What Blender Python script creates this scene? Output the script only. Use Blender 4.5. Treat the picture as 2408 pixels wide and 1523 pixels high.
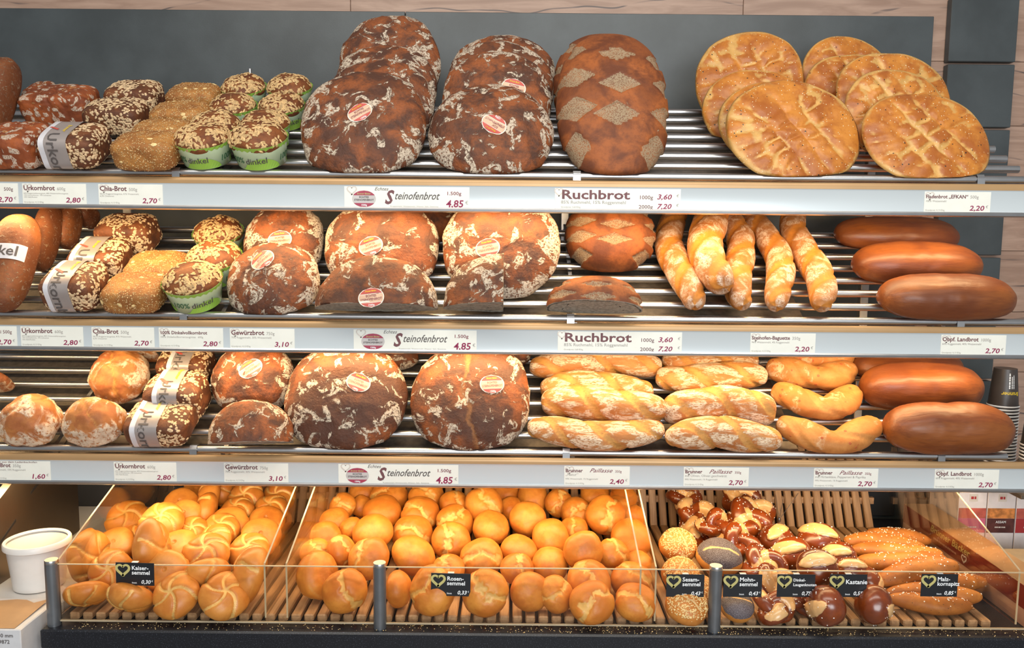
import bpy, math, random
import numpy as np
from mathutils import Vector, Matrix
from mathutils.bvhtree import BVHTree

random.seed(7)
for o in list(bpy.data.objects):
    bpy.data.objects.remove(o)
S = bpy.context.scene
COL = S.collection
R_ = math.radians

# ------------------------------------------------------------------ camera
FPX = 1900.0                       # focal length in pixels of the 2408 px wide frame
PITCH, ROLL = math.atan(0.107), 0.009
CAM = np.array([0.0, 0.0, 1.75])
_F = np.array([0, math.cos(PITCH), -math.sin(PITCH)])
_U0 = np.array([0, math.sin(PITCH), math.cos(PITCH)])
_R0 = np.array([1.0, 0, 0])
_R = _R0 * math.cos(ROLL) + _U0 * math.sin(ROLL)
_U = _U0 * math.cos(ROLL) - _R0 * math.sin(ROLL)
cam_d = bpy.data.cameras.new('camera')
cam_d.sensor_width = 36.0
cam_d.lens = FPX / 2408.0 * 36.0
cam_d.clip_start = 0.05
cam = bpy.data.objects.new('camera', cam_d)
COL.objects.link(cam)
cam.matrix_world = Matrix(((_R[0], _U[0], -_F[0], CAM[0]), (_R[1], _U[1], -_F[1], CAM[1]),
                           (_R[2], _U[2], -_F[2], CAM[2]), (0, 0, 0, 1)))
S.camera = cam

# ------------------------------------------------------------------ light
S.view_settings.view_transform = 'Standard'
S.view_settings.look = 'None'
S.view_settings.exposure = 0.0
S.view_settings.gamma = 1.0
world = bpy.data.worlds.new('shop_ambient')
S.world = world
world.use_nodes = True
world.node_tree.nodes['Background'].inputs[0].default_value = (0.93, 0.97, 1.0, 1)
world.node_tree.nodes['Background'].inputs[1].default_value = 0.27


def area_light(name, loc, target, sx, sy, power, color):
    d = bpy.data.lights.new(name, 'AREA')
    d.shape = 'RECTANGLE'
    d.size, d.size_y = sx, sy
    d.energy = power
    d.color = color
    o = bpy.data.objects.new(name, d)
    COL.objects.link(o)
    o.location = loc
    o.rotation_euler = (Vector(target) - Vector(loc)).to_track_quat('-Z', 'Y').to_euler()
    return o


# the shop window behind the photographer and the ceiling lights over the counter
area_light('shop_window', (0.7, -2.6, 2.0), (0.2, 2.0, 1.5), 2.4, 1.7, 135, (0.92, 0.97, 1.0))
area_light('ceiling_lamp', (0.0, 0.75, 3.1), (0.0, 2.1, 1.5), 3.0, 0.35, 36, (1.0, 0.93, 0.82))
WARM = (1.0, 0.70, 0.36)


# ------------------------------------------------------------------ projection helpers
def ray(u, v):
    return _F + _R * ((u - 1204.0) / FPX) + _U * ((761.5 - v) / FPX)


def at(u, v, Y):
    d = ray(u, v)
    return CAM + d * (Y / d[1])


def proj(P):
    P = np.atleast_2d(P) - CAM
    z = P @ _F
    return np.stack([1204.0 + FPX * (P @ _R) / z, 761.5 - FPX * (P @ _U) / z, z], 1)


# ------------------------------------------------------------------ numpy noise
def _hash(ix, iy, iz, seed):
    h = (ix * 374761393 + iy * 668265263 + iz * 2147483647 + int(seed * 10) * 974711) & 0xFFFFFFFF
    h = ((h ^ (h >> 13)) * 1274126177) & 0xFFFFFFFF
    h = (h ^ (h >> 16)) & 0xFFFFFFFF
    return h / 4294967295.0


def vnoise(P, seed=0):
    I = np.floor(P).astype(np.int64)
    f = P - I
    f = f * f * (3 - 2 * f)
    r = 0
    for dx in (0, 1):
        for dy in (0, 1):
            for dz in (0, 1):
                w = (f[:, 0] if dx else 1 - f[:, 0]) * (f[:, 1] if dy else 1 - f[:, 1]) * (f[:, 2] if dz else 1 - f[:, 2])
                r = r + w * _hash(I[:, 0] + dx, I[:, 1] + dy, I[:, 2] + dz, seed)
    return r


def fbm(P, seed=0, octv=4):
    a, s, t = 0.5, 0, 0
    for i in range(octv):
        s = s + a * vnoise(P * (2 ** i), seed + i * 17)
        t += a
        a *= 0.5
    return s / t


def sstep(x, a, b):
    t = np.clip((x - a) / (b - a), 0, 1)
    return t * t * (3 - 2 * t)


def sst2(x, hi, lo):
    t = np.clip((hi - x) / (hi - lo), 0, 1)
    return t * t * (3 - 2 * t)


# ------------------------------------------------------------------ mesh helpers
def link(o, parent=None):
    COL.objects.link(o)
    if parent is not None:
        o.parent = parent
    return o


def mesh_from(name, V, F, mat, attrs=None, smooth=True):
    m = bpy.data.meshes.new(name)
    m.from_pydata(np.asarray(V, float).tolist(), [], [list(map(int, f)) for f in F])
    if mat is not None:
        for mm in (mat if isinstance(mat, (list, tuple)) else [mat]):
            m.materials.append(mm)
    if attrs:
        for k, a in attrs.items():
            at_ = m.attributes.new(k, 'FLOAT', 'POINT')
            at_.data.foreach_set('value', np.asarray(a, np.float32))
    if smooth:
        m.polygons.foreach_set('use_smooth', [True] * len(m.polygons))
    m.update()
    return m


def mesh_obj(name, V, F, mat, parent=None, attrs=None, smooth=True):
    return link(bpy.data.objects.new(name, mesh_from(name, V, F, mat, attrs, smooth)), parent)


def tag(o, label, cat, group=None, kind=None):
    if label:
        o['label'] = label
    if cat:
        o['category'] = cat
    if group:
        o['group'] = group
    if kind:
        o['kind'] = kind
    return o


def empty(name, loc=(0, 0, 0), parent=None):
    o = bpy.data.objects.new(name, None)
    o.empty_display_size = 0.05
    o.location = loc
    return link(o, parent)


def copy_tree(o, parent=None):
    c = o.copy()
    COL.objects.link(c)
    c.parent = parent
    for ch in list(o.children):
        copy_tree(ch, c)
    return c


class MB:
    """collects boxes, tubes and lathes into one mesh"""
    def __init__(s):
        s.V, s.F = [], []

    def add(s, V, F):
        b = len(s.V)
        s.V += [tuple(v) for v in V]
        s.F += [tuple(i + b for i in f) for f in F]
        return s

    def box(s, x0, x1, y0, y1, z0, z1, c=0.0):
        if c <= 0:
            V = [(x, y, z) for z in (z0, z1) for y in (y0, y1) for x in (x0, x1)]
            return s.add(V, [(0, 2, 3, 1), (4, 5, 7, 6), (0, 1, 5, 4), (2, 6, 7, 3), (0, 4, 6, 2), (1, 3, 7, 5)])
        V, F = [], []           # chamfered box: every corner three vertices
        for ix, x in enumerate((x0, x1)):
            for iy, y in enumerate((y0, y1)):
                for iz, z in enumerate((z0, z1)):
                    sx, sy, sz = (1 - 2 * ix) * c, (1 - 2 * iy) * c, (1 - 2 * iz) * c
                    V += [(x, y + sy, z + sz), (x + sx, y, z + sz), (x + sx, y + sy, z)]
        k = lambda a, b, d, e: (a * 4 + b * 2 + d) * 3 + e
        F += [(k(0, 0, 0, 0), k(0, 0, 1, 0), k(0, 1, 1, 0), k(0, 1, 0, 0)), (k(1, 0, 0, 0), k(1, 1, 0, 0), k(1, 1, 1, 0), k(1, 0, 1, 0)),
              (k(0, 0, 0, 1), k(1, 0, 0, 1), k(1, 0, 1, 1), k(0, 0, 1, 1)), (k(0, 1, 0, 1), k(0, 1, 1, 1), k(1, 1, 1, 1), k(1, 1, 0, 1)),
              (k(0, 0, 0, 2), k(0, 1, 0, 2), k(1, 1, 0, 2), k(1, 0, 0, 2)), (k(0, 0, 1, 2), k(1, 0, 1, 2), k(1, 1, 1, 2), k(0, 1, 1, 2))]
        for a in (0, 1):
            for b in (0, 1):
                F += [(k(a, b, 0, 0), k(a, b, 0, 1), k(a, b, 1, 1), k(a, b, 1, 0)),
                      (k(a, 0, b, 0), k(a, 1, b, 0), k(a, 1, b, 2), k(a, 0, b, 2)),
                      (k(0, a, b, 1), k(1, a, b, 1), k(1, a, b, 2), k(0, a, b, 2))]
                for d in (0, 1):
                    F.append((k(a, b, d, 0), k(a, b, d, 1), k(a, b, d, 2)))
        return s.add(V, F)

    def tube(s, p0, p1, r0, r1=None, n=14, caps=True):
        r1 = r0 if r1 is None else r1
        p0, p1 = np.array(p0, float), np.array(p1, float)
        d = p1 - p0
        d /= np.linalg.norm(d)
        a = np.cross(d, [0, 0, 1.0] if abs(d[2]) < 0.9 else [1.0, 0, 0])
        a /= np.linalg.norm(a)
        b = np.cross(d, a)
        V, F = [], []
        for p, r in ((p0, r0), (p1, r1)):
            for i in range(n):
                t = 2 * math.pi * i / n
                V.append(p + r * (a * math.cos(t) + b * math.sin(t)))
        for i in range(n):
            F.append((i, (i + 1) % n, n + (i + 1) % n, n + i))
        if caps:
            F += [tuple(range(n - 1, -1, -1)), tuple(range(n, 2 * n))]
        return s.add(V, F)

    def lathe(s, prof, n=40, c=(0, 0, 0)):
        V, F = [], []
        for r, z in prof:
            for i in range(n):
                t = 2 * math.pi * i / n
                V.append((c[0] + r * math.cos(t), c[1] + r * math.sin(t), c[2] + z))
        for j in range(len(prof) - 1):
            for i in range(n):
                F.append((j * n + i, j * n + (i + 1) % n, (j + 1) * n + (i + 1) % n, (j + 1) * n + i))
        return s.add(V, F)

    def prism(s, pts, x0, x1):
        """profile in (y,z) run along x"""
        n = len(pts)
        V = [(x0, y, z) for y, z in pts] + [(x1, y, z) for y, z in pts]
        F = [(i, (i + 1) % n, n + (i + 1) % n, n + i) for i in range(n)] + [tuple(range(n - 1, -1, -1)), tuple(range(n, 2 * n))]
        return s.add(V, F)

    def build(s, name, mat, parent=None, smooth=False):
        o = mesh_obj(name, s.V, s.F, mat, parent, smooth=smooth)
        if smooth:
            o.data.set_sharp_from_angle(angle=R_(38))
        return o


_cs = {}


def cubesphere(n):
    if n in _cs:
        return _cs[n]
    g = np.tan(np.linspace(-math.pi / 4, math.pi / 4, n + 1))
    pts, quads = [], []
    base = 0
    for ax in range(3):
        for sg in (-1, 1):
            A, B = np.meshgrid(g, g, indexing='ij')
            P = np.zeros((n + 1, n + 1, 3))
            P[..., ax] = sg
            P[..., (ax + 1) % 3] = A
            P[..., (ax + 2) % 3] = B
            pts.append(P.reshape(-1, 3))
            i, j = np.meshgrid(np.arange(n), np.arange(n), indexing='ij')
            a = base + i * (n + 1) + j
            q = np.stack([a, a + n + 1, a + n + 2, a + 1], -1).reshape(-1, 4)
            quads.append(q if sg > 0 else q[:, ::-1])
            base += (n + 1) ** 2
    P = np.concatenate(pts)
    P /= np.linalg.norm(P, axis=1)[:, None]
    key = np.round(P, 5) + 0.0
    _, idx, inv = np.unique(key, axis=0, return_index=True, return_inverse=True)
    inv = inv.reshape(-1)
    _cs[n] = (P[idx], inv[np.concatenate(quads)])
    return _cs[n]


# ------------------------------------------------------------------ node helpers
class NT:
    def __init__(s, name):
        s.mat = bpy.data.materials.new(name)
        s.mat.use_nodes = True
        s.t = s.mat.node_tree
        s.bsdf = s.t.nodes['Principled BSDF']

    def node(s, typ, ins=None, **props):
        n = s.t.nodes.new(typ)
        for k, v in props.items():
            setattr(n, k, v)
        for k, v in (ins or {}).items():
            s.put(n.inputs[k], v)
        return n

    def put(s, sock, v):
        if isinstance(v, bpy.types.NodeSocket):
            s.t.links.new(v, sock)
        elif v is not None:
            if sock.type == 'RGBA' and len(v) == 3:
                v = (*v, 1)
            sock.default_value = v

    def math(s, op, a, b=0.0, clamp=False):
        return s.node('ShaderNodeMath', {0: a, 1: b}, operation=op, use_clamp=clamp).outputs[0]

    def mix(s, f, a, b):
        n = s.node('ShaderNodeMix', data_type='RGBA')
        s.put(n.inputs[0], f)
        s.put(n.inputs[6], a)
        s.put(n.inputs[7], b)
        return n.outputs[2]

    def ss(s, x, lo, hi, a=0.0, b=1.0):
        return s.node('ShaderNodeMapRange', {0: x, 1: lo, 2: hi, 3: a, 4: b}, interpolation_type='SMOOTHSTEP').outputs[0]

    def noise(s, vec, scale, detail=4, rough=0.55, dist=0.0):
        return s.node('ShaderNodeTexNoise', {'Vector': vec, 'Scale': scale, 'Detail': detail, 'Roughness': rough, 'Distortion': dist}).outputs[0]

    def attr(s, name):
        return s.node('ShaderNodeAttribute', attribute_name=name).outputs['Fac']

    def obj(s, rnd=True, scale=None):
        v = s.node('ShaderNodeTexCoord').outputs['Object']
        if scale:
            v = s.node('ShaderNodeMapping', {'Vector': v, 'Scale': scale}).outputs[0]
        if rnd:
            r = s.node('ShaderNodeObjectInfo').outputs['Random']
            k = s.node('ShaderNodeVectorMath', {0: (13.1, 37.7, 71.3)}, operation='SCALE')
            s.put(k.inputs['Scale'], r)
            v = s.node('ShaderNodeVectorMath', {0: v, 1: k.outputs[0]}, operation='ADD').outputs[0]
        return v

    def finish(s, color=None, rough=None, bump=None, bstr=0.4, bdist=0.004, metal=None, spec=None, **kw):
        b = s.bsdf
        if color is not None:
            s.put(b.inputs['Base Color'], color)
        if rough is not None:
            s.put(b.inputs['Roughness'], rough)
        if metal is not None:
            s.put(b.inputs['Metallic'], metal)
        if spec is not None:
            s.put(b.inputs['Specular IOR Level'], spec)
        for k, v in kw.items():
            s.put(b.inputs[k.replace('_', ' ')], v)
        if bump is not None:
            n = s.node('ShaderNodeBump', {'Height': bump, 'Strength': bstr, 'Distance': bdist})
            s.put(b.inputs['Normal'], n.outputs[0])
        return s.mat


def srgb(r, g, b):
    f = lambda c: (c / 255) / 12.92 if c <= 10 else (((c / 255) + 0.055) / 1.055) ** 2.4
    return (f(r), f(g), f(b))


def plain(name, col, rough=0.5, metal=0.0, var=0.06, scale=30, **kw):
    t = NT(name)
    n = t.noise(t.obj(), scale, 3)
    c = t.mix(t.ss(n, 0.3, 0.7), tuple(x * (1 - var) for x in col), tuple(min(1, x * (1 + var)) for x in col))
    return t.finish(c, rough, metal=metal, **kw)


def bread(name, base, dark, flour=(0.62, 0.5, 0.36), cut=(0.72, 0.46, 0.2), ns=25, fs=16, thr=0.56, fw=0.05, flk=0.35,
          bump=0.5, rough=0.6, spec=0.35, crumb=(0.34, 0.30, 0.24), speck=None, extra=None, coat=0.0, streak=None, bd=0.005):
    t = NT(name)
    v = t.obj(scale=streak)
    n1 = t.noise(v, ns, 6, 0.62, 0.3)
    n2 = t.noise(v, ns * 7, 4, 0.6)
    col = t.mix(t.ss(n1, 0.36, 0.64), dark, base)
    col = t.mix(t.math('MULTIPLY', t.ss(n2, 0.45, 0.75), 0.45), col, dark)
    col = t.mix(t.math('MULTIPLY', t.attr('dk'), 1.0, True), col, dark)
    h = t.math('ADD', t.math('MULTIPLY', n2, 0.35), t.math('MULTIPLY', n1, 0.5))
    # torn or scored places
    c = t.ss(t.math('ADD', t.attr('cut'), t.math('MULTIPLY', t.math('SUBTRACT', n2, 0.5), 0.5)), 0.3, 0.62)
    cc = t.mix(t.ss(t.noise(v, ns * 3, 4), 0.35, 0.7), tuple(x * 0.78 for x in cut), cut)
    col = t.mix(c, col, cc)
    # flour
    if thr < 1:
        f = t.noise(v, fs, 7, 0.62, 0.9)
        f = t.math('ADD', f, t.math('MULTIPLY', t.attr('fl'), flk))
        m = t.ss(f, thr, thr + fw)
        fine = t.noise(v, fs * 8, 3, 0.6, 0.6)
        m = t.math('MULTIPLY', m, t.ss(fine, 0.33, 0.52))
        pat = t.math('MULTIPLY', t.ss(t.attr('pat'), 0.3, 0.6), t.ss(t.noise(v, 330, 2), 0.36, 0.55, 0.25, 0.95))
        m = t.math('MAXIMUM', m, pat)
        col = t.mix(t.math('MULTIPLY', m, 0.92), col, t.mix(fine, tuple(x * 0.8 for x in flour), flour))
        h = t.math('ADD', h, t.math('MULTIPLY', m, 0.25))
    if speck:
        for (scol, sc, lo, hi) in speck:
            vo = t.node('ShaderNodeTexVoronoi', {'Vector': v, 'Scale': sc})
            sp = t.ss(vo.outputs['Distance'], hi, lo)
            sp = t.math('MULTIPLY', sp, t.ss(t.node('ShaderNodeSeparateColor', {0: vo.outputs['Color']}).outputs[0], 0.35, 0.4))
            col = t.mix(sp, col, scol)
            h = t.math('ADD', h, t.math('MULTIPLY', sp, 0.4))
    if extra:
        col, h = extra(t, v, col, h)
    cr = t.attr('crumb')
    por = t.noise(v, 120, 4, 0.7)
    col = t.mix(t.ss(cr, 0.4, 0.6), col, t.mix(t.ss(por, 0.35, 0.6), tuple(x * 0.6 for x in crumb), crumb))
    return t.finish(col, rough, h, bump, bd, spec=spec, Coat_Weight=coat, Coat_Roughness=0.25)


def waffle(t, v, col, h):
    w = t.attr('waf')
    o = t.node('ShaderNodeTexCoord').outputs['Object']
    x = t.node('ShaderNodeSeparateXYZ', {0: o})
    k = 1150.0
    a = t.math('SINE', t.math('MULTIPLY', t.math('ADD', x.outputs[0], x.outputs[1]), k))
    b = t.math('SINE', t.math('MULTIPLY', t.math('SUBTRACT', x.outputs[0], x.outputs[1]), k))
    g = t.ss(t.math('MULTIPLY', a, b), -0.3, 0.4)
    col = t.mix(t.math('MULTIPLY', w, t.math('MULTIPLY', g, 0.65)), col, (0.30, 0.09, 0.015))
    return col, t.math('SUBTRACT', h, t.math('MULTIPLY', t.math('MULTIPLY', w, g), 0.5))


def poppy(t, v, col, h):
    p = t.ss(t.math('ADD', t.attr('pop'), t.math('MULTIPLY', t.math('SUBTRACT', t.noise(v, 90, 3), 0.5), 0.6)), 0.42, 0.55)
    vo = t.node('ShaderNodeTexVoronoi', {'Vector': v, 'Scale': 620})
    d = t.mix(t.ss(vo.outputs['Distance'], 0.1, 0.55), (0.30, 0.29, 0.33), (0.05, 0.05, 0.065))
    vo2 = t.ss(vo.outputs['Distance'], 0.6, 0.1)
    return t.mix(t.math('MULTIPLY', p, 0.93), col, d), t.math('ADD', h, t.math('MULTIPLY', p, t.math('MULTIPLY', vo2, 0.8)))


M = {}
M['stone'] = bread('stone_oven_crust', (0.28, 0.079, 0.022), (0.078, 0.03, 0.017), (0.66, 0.54, 0.41), (0.3, 0.12, 0.04), ns=22, fs=24, thr=0.56, fw=0.03, bump=0.85, bd=0.008)
M['diamond'] = bread('diamond_crust', (0.34, 0.095, 0.022), (0.13, 0.036, 0.013), (0.38, 0.28, 0.17), ns=16, fs=30, thr=0.70, bump=0.5)
M['red'] = bread('tin_crust', (0.34, 0.085, 0.022), (0.17, 0.04, 0.014), (0.66, 0.54, 0.42), ns=18, fs=24, thr=0.66, bump=0.5)
M['flat'] = bread('flatbread_crust', (0.60, 0.225, 0.034), (0.36, 0.10, 0.014), cut=(0.70, 0.39, 0.115), ns=15, thr=2, bump=0.35, rough=0.42, spec=0.5,
                  speck=[((0.03, 0.02, 0.015), 60, 0.09, 0.13), ((0.85, 0.68, 0.42), 130, 0.11, 0.2)])
M['grain'] = bread('grain_crust', (0.20, 0.065, 0.022), (0.09, 0.03, 0.013), (0.6, 0.46, 0.3), ns=30, fs=40, thr=0.68, bump=0.7)
M['chia'] = bread('chia_crust', (0.45, 0.20, 0.05), (0.27, 0.10, 0.025), (0.6, 0.42, 0.2), ns=18, fs=60, thr=0.62, fw=0.2, bump=0.7,
                  speck=[((0.62, 0.42, 0.17), 210, 0.12, 0.4), ((0.13, 0.07, 0.03), 240, 0.05, 0.22)])
M['spelt'] = bread('spelt_crust', (0.24, 0.075, 0.02), (0.12, 0.035, 0.013), ns=26, thr=2, bump=0.6)
M['long'] = bread('long_grain_crust', (0.28, 0.09, 0.026), (0.15, 0.045, 0.016), (0.62, 0.44, 0.28), ns=14, fs=110, thr=0.55, fw=0.12, bump=0.9)
M['bag'] = bread('baguette_crust', (0.48, 0.20, 0.06), (0.36, 0.125, 0.03), (0.82, 0.62, 0.46), cut=(0.58, 0.215, 0.034), ns=16, fs=34, thr=0.47, fw=0.28, flk=0.3, bump=0.35)
M['pail'] = bread('twist_crust', (0.54, 0.225, 0.065), (0.40, 0.135, 0.032), (0.84, 0.64, 0.44), cut=(0.6, 0.28, 0.07), ns=12, fs=18, thr=0.50, fw=0.12, flk=0.3, bump=0.8, streak=(0.8, 2.4, 2.4))
M['vee'] = bread('crescent_crust', (0.56, 0.235, 0.06), (0.43, 0.145, 0.03), (0.76, 0.52, 0.30), cut=(0.55, 0.23, 0.06), ns=14, fs=18, thr=0.6, fw=0.16, flk=0.3, bump=0.4,
                  speck=[((0.42, 0.1, 0.03), 45, 0.12, 0.2)])
M['land'] = bread('country_crust', (0.255, 0.074, 0.014), (0.125, 0.030, 0.008), (0.6, 0.42, 0.25), ns=10, fs=80, thr=0.71, bump=0.5, rough=0.45, spec=0.45, coat=0.1, streak=(0.2, 1.4, 1.4))
M['agile'] = bread('agile_crust', (0.5, 0.2, 0.055), (0.32, 0.1, 0.03), (0.75, 0.6, 0.44), cut=(0.55, 0.25, 0.06), ns=16, fs=15, thr=0.52, fw=0.12, flk=0.4, bump=0.5)
M['kaiser'] = bread('kaiser_crust', (0.64, 0.26, 0.045), (0.50, 0.16, 0.02), cut=(0.78, 0.45, 0.13), ns=13, thr=2, bump=0.14, rough=0.42, spec=0.5, extra=waffle)
M['rosen'] = bread('rosette_crust', (0.64, 0.245, 0.034), (0.50, 0.145, 0.016), cut=(0.76, 0.42, 0.115), ns=14, thr=2, bump=0.25, rough=0.46, spec=0.45, extra=waffle)
M['sesame'] = bread('sesame_crust', (0.58, 0.23, 0.045), (0.45, 0.15, 0.025), ns=13, thr=2, bump=0.15, rough=0.45)
M['poppy'] = bread('poppy_crust', (0.58, 0.26, 0.06), (0.48, 0.18, 0.03), ns=13, thr=2, bump=0.35, rough=0.5, extra=poppy)
M['lye'] = bread('lye_crust', (0.25, 0.048, 0.006), (0.13, 0.024, 0.005), cut=(0.80, 0.47, 0.20), ns=12, thr=2, bump=0.12, rough=0.27, spec=0.55, coat=0.35)
M['malt'] = bread('malt_crust', (0.50, 0.185, 0.035), (0.34, 0.11, 0.022), ns=14, thr=2, bump=0.3, rough=0.5,
                  speck=[((0.1, 0.06, 0.02), 120, 0.066, 0.2)])
M['oat'] = plain('oat_flake', (0.60, 0.42, 0.24), 0.7, var=0.25, scale=120)
M['kernel'] = plain('spelt_kernel', (0.56, 0.36, 0.16), 0.6, var=0.3, scale=120)
M['sesame_seed'] = plain('sesame_seed', (0.78, 0.56, 0.25), 0.5, var=0.2, scale=150)
M['salt'] = plain('salt', (0.95, 0.9, 0.82), 0.4)
M['alu'] = plain('satin_aluminium', (0.54, 0.53, 0.53), 0.32, 1.0, var=0.04)
M['alu_reflection'] = plain('alu_trim_painted_reflection', (0.46, 0.28, 0.13), 0.4, 0.3, var=0.05, scale=8)  # aluminium trim, with the brown reflection of the breads put into its colour
M['steel'] = plain('brushed_steel', (0.22, 0.175, 0.135), 0.38, 0.9, var=0.12, scale=4)
M['tray'] = plain('crumb_tray_metal', (0.19, 0.16, 0.13), 0.45, 0.7, var=0.2, scale=60)
M['fascia'] = plain('fascia_plastic', (0.62, 0.67, 0.69), 0.27, 0.15, var=0.015, scale=3)
M['paper'] = plain('label_paper', (0.80, 0.79, 0.71), 0.5, var=0.02)
M['ink_red'] = plain('ink_red', (0.20, 0.03, 0.05), 0.6)
M['ink_brown'] = plain('ink_brown', (0.16, 0.06, 0.065), 0.6)
M['ink_grey'] = plain('ink_grey', (0.36, 0.33, 0.30), 0.6)
M['ink_price'] = plain('ink_price', (0.27, 0.012, 0.07), 0.6)
M['ink_pale'] = plain('ink_pale', (0.64, 0.58, 0.52), 0.6)
M['ink_white'] = plain('ink_white', (0.85, 0.86, 0.86), 0.5)
M['ink_dark'] = plain('ink_dark', (0.09, 0.075, 0.07), 0.6)
M['ink_green'] = plain('ink_green', (0.03, 0.13, 0.05), 0.6)
M['ink_gold'] = plain('ink_gold', (0.50, 0.44, 0.16), 0.5)
M['ink_yellow'] = plain('ink_yellow', (0.72, 0.50, 0.02), 0.5)
M['card'] = plain('card_black', (0.012, 0.013, 0.016), 0.35)
M['seal_red'] = plain('seal_red', (0.36, 0.04, 0.08), 0.45)
M['sticker_red'] = plain('sticker_red', (0.5, 0.08, 0.06), 0.5)
M['sticker_mid'] = plain('sticker_beige', (0.66, 0.42, 0.28), 0.5)
M['seal_mid'] = plain('seal_grey', (0.52, 0.48, 0.46), 0.45)
M['sticker'] = plain('sticker_paper', (0.82, 0.74, 0.62), 0.5)
M['band'] = plain('band_paper', (0.36, 0.31, 0.29), 0.33, 0.25, var=0.03)
M['band_light'] = plain('band_paper_edge', (0.62, 0.60, 0.62), 0.4)
M['cup_green'] = plain('cup_green', (0.30, 0.52, 0.07), 0.45, var=0.1, scale=20)
M['cup_print'] = plain('cup_print', (0.60, 0.74, 0.48), 0.45, var=0.06, scale=25)


def mat_granite():
    t = NT('black_granite')
    v = t.obj(False)
    sp = t.ss(t.noise(v, 420, 2), 0.56, 0.72)
    c = t.mix(sp, (0.010, 0.011, 0.015), (0.06, 0.065, 0.085))
    return t.finish(c, 0.34, spec=0.4)


def mat_slate():
    t = NT('slate_laminate')
    v = t.obj()
    c = t.mix(t.ss(t.noise(v, 5, 5), 0.3, 0.7), (0.042, 0.050, 0.053), (0.066, 0.078, 0.083))
    c = t.mix(t.math('MULTIPLY', t.noise(v, 160, 3), 0.25), c, (0.03, 0.034, 0.036))
    return t.finish(c, 0.42, t.noise(v, 200, 3), 0.06, 0.002, spec=0.5)


def mat_wood_wall():
    t = NT('walnut_plank')
    v = t.obj(True, (1.0, 1.0, 9.0))
    n = t.noise(v, 3.2, 6, 0.6, 1.2)
    c = t.mix(t.ss(n, 0.3, 0.7), (0.30, 0.185, 0.13), (0.47, 0.315, 0.235))
    c = t.mix(t.math('MULTIPLY', t.noise(t.obj(True, (4, 4, 90)), 3, 4), 0.5), c, (0.26, 0.16, 0.12))
    w = t.node('ShaderNodeTexWave', {'Vector': t.obj(True, (0.6, 1, 1)), 'Scale': 3.4, 'Distortion': 9.0, 'Detail': 2.5, 'Detail Scale': 0.9},
               wave_type='BANDS', bands_direction='Z').outputs[1]
    vein = t.math('MULTIPLY', t.ss(w, 0.985, 0.999), t.ss(t.noise(v, 4, 2), 0.42, 0.6))
    c = t.mix(t.math('MULTIPLY', vein, 0.85), c, (0.07, 0.055, 0.055))
    return t.finish(c, 0.5)


def mat_slat():
    t = NT('beech_slat')
    v = t.obj(True, (10, 0.8, 10))
    c = t.mix(t.ss(t.noise(v, 9, 5, 0.6, 0.6), 0.3, 0.7), (0.32, 0.175, 0.085), (0.47, 0.28, 0.145))
    return t.finish(c, 0.5)


def mat_acrylic():
    t = NT('clear_acrylic')
    t.t.nodes.remove(t.bsdf)
    tr = t.node('ShaderNodeBsdfTransparent', {0: (0.985, 0.97, 0.94)})
    gl = t.node('ShaderNodeBsdfGlossy', {0: (1, 1, 1), 'Roughness': 0.02})
    fr = t.node('ShaderNodeFresnel', {0: 1.35})
    mx = t.node('ShaderNodeMixShader', {0: t.math('MULTIPLY', fr.outputs[0], 0.32), 1: tr.outputs[0], 2: gl.outputs[0]})
    t.put(t.t.nodes['Material Output'].inputs[0], mx.outputs[0])
    return t.mat


def mat_emit(name, col, st):
    t = NT(name)
    return t.finish(col, 0.5, Emission_Color=col, Emission_Strength=st)


M['granite'] = mat_granite()
M['slate'] = mat_slate()
M['plank'] = mat_wood_wall()
M['slat'] = mat_slat()
M['acrylic'] = mat_acrylic()
M['acrylic_edge'] = plain('acrylic_edge', (0.48, 0.38, 0.25), 0.25)
M['tube'] = mat_emit('warm_tube', WARM, 6.0)
M['post'] = plain('grey_post', (0.20, 0.21, 0.225), 0.33, 0.7)
M['white'] = plain('white_plastic', (0.78, 0.75, 0.71), 0.35, var=0.02)
M['carton'] = plain('white_carton', (0.62, 0.61, 0.62), 0.6, var=0.04)
M['kraft'] = plain('kraft_board', (0.40, 0.24, 0.12), 0.6, var=0.1, scale=12)
M['burgundy'] = plain('burgundy_board', (0.17, 0.022, 0.016), 0.45, var=0.08)
M['rose'] = plain('rose_board', (0.42, 0.24, 0.19), 0.5)
M['beige'] = plain('beige_board', (0.55, 0.42, 0.26), 0.55)
M['tea_white'] = plain('tea_white', (0.72, 0.66, 0.66), 0.5)
M['tea_pink'] = plain('tea_pink', (0.55, 0.12, 0.2), 0.5)
M['tea_sunset'] = plain('tea_sunset', (0.48, 0.10, 0.07), 0.5, var=0.3, scale=25)
M['tea_brown'] = plain('tea_brown', (0.09, 0.025, 0.02), 0.5, var=0.3, scale=40)
M['tea_red'] = plain('tea_red', (0.38, 0.03, 0.03), 0.5)
M['tea_amber'] = plain('tea_amber', (0.55, 0.2, 0.05), 0.5, var=0.4, scale=60)
M['cup_dark'] = plain('paper_cup_dark', (0.055, 0.045, 0.04), 0.4)
M['dark'] = plain('dark_cavity', (0.02, 0.02, 0.022), 0.4)
M['floor'] = plain('floor_tile', (0.28, 0.25, 0.22), 0.5)

# ------------------------------------------------------------------ lettering
_tc = {}


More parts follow.
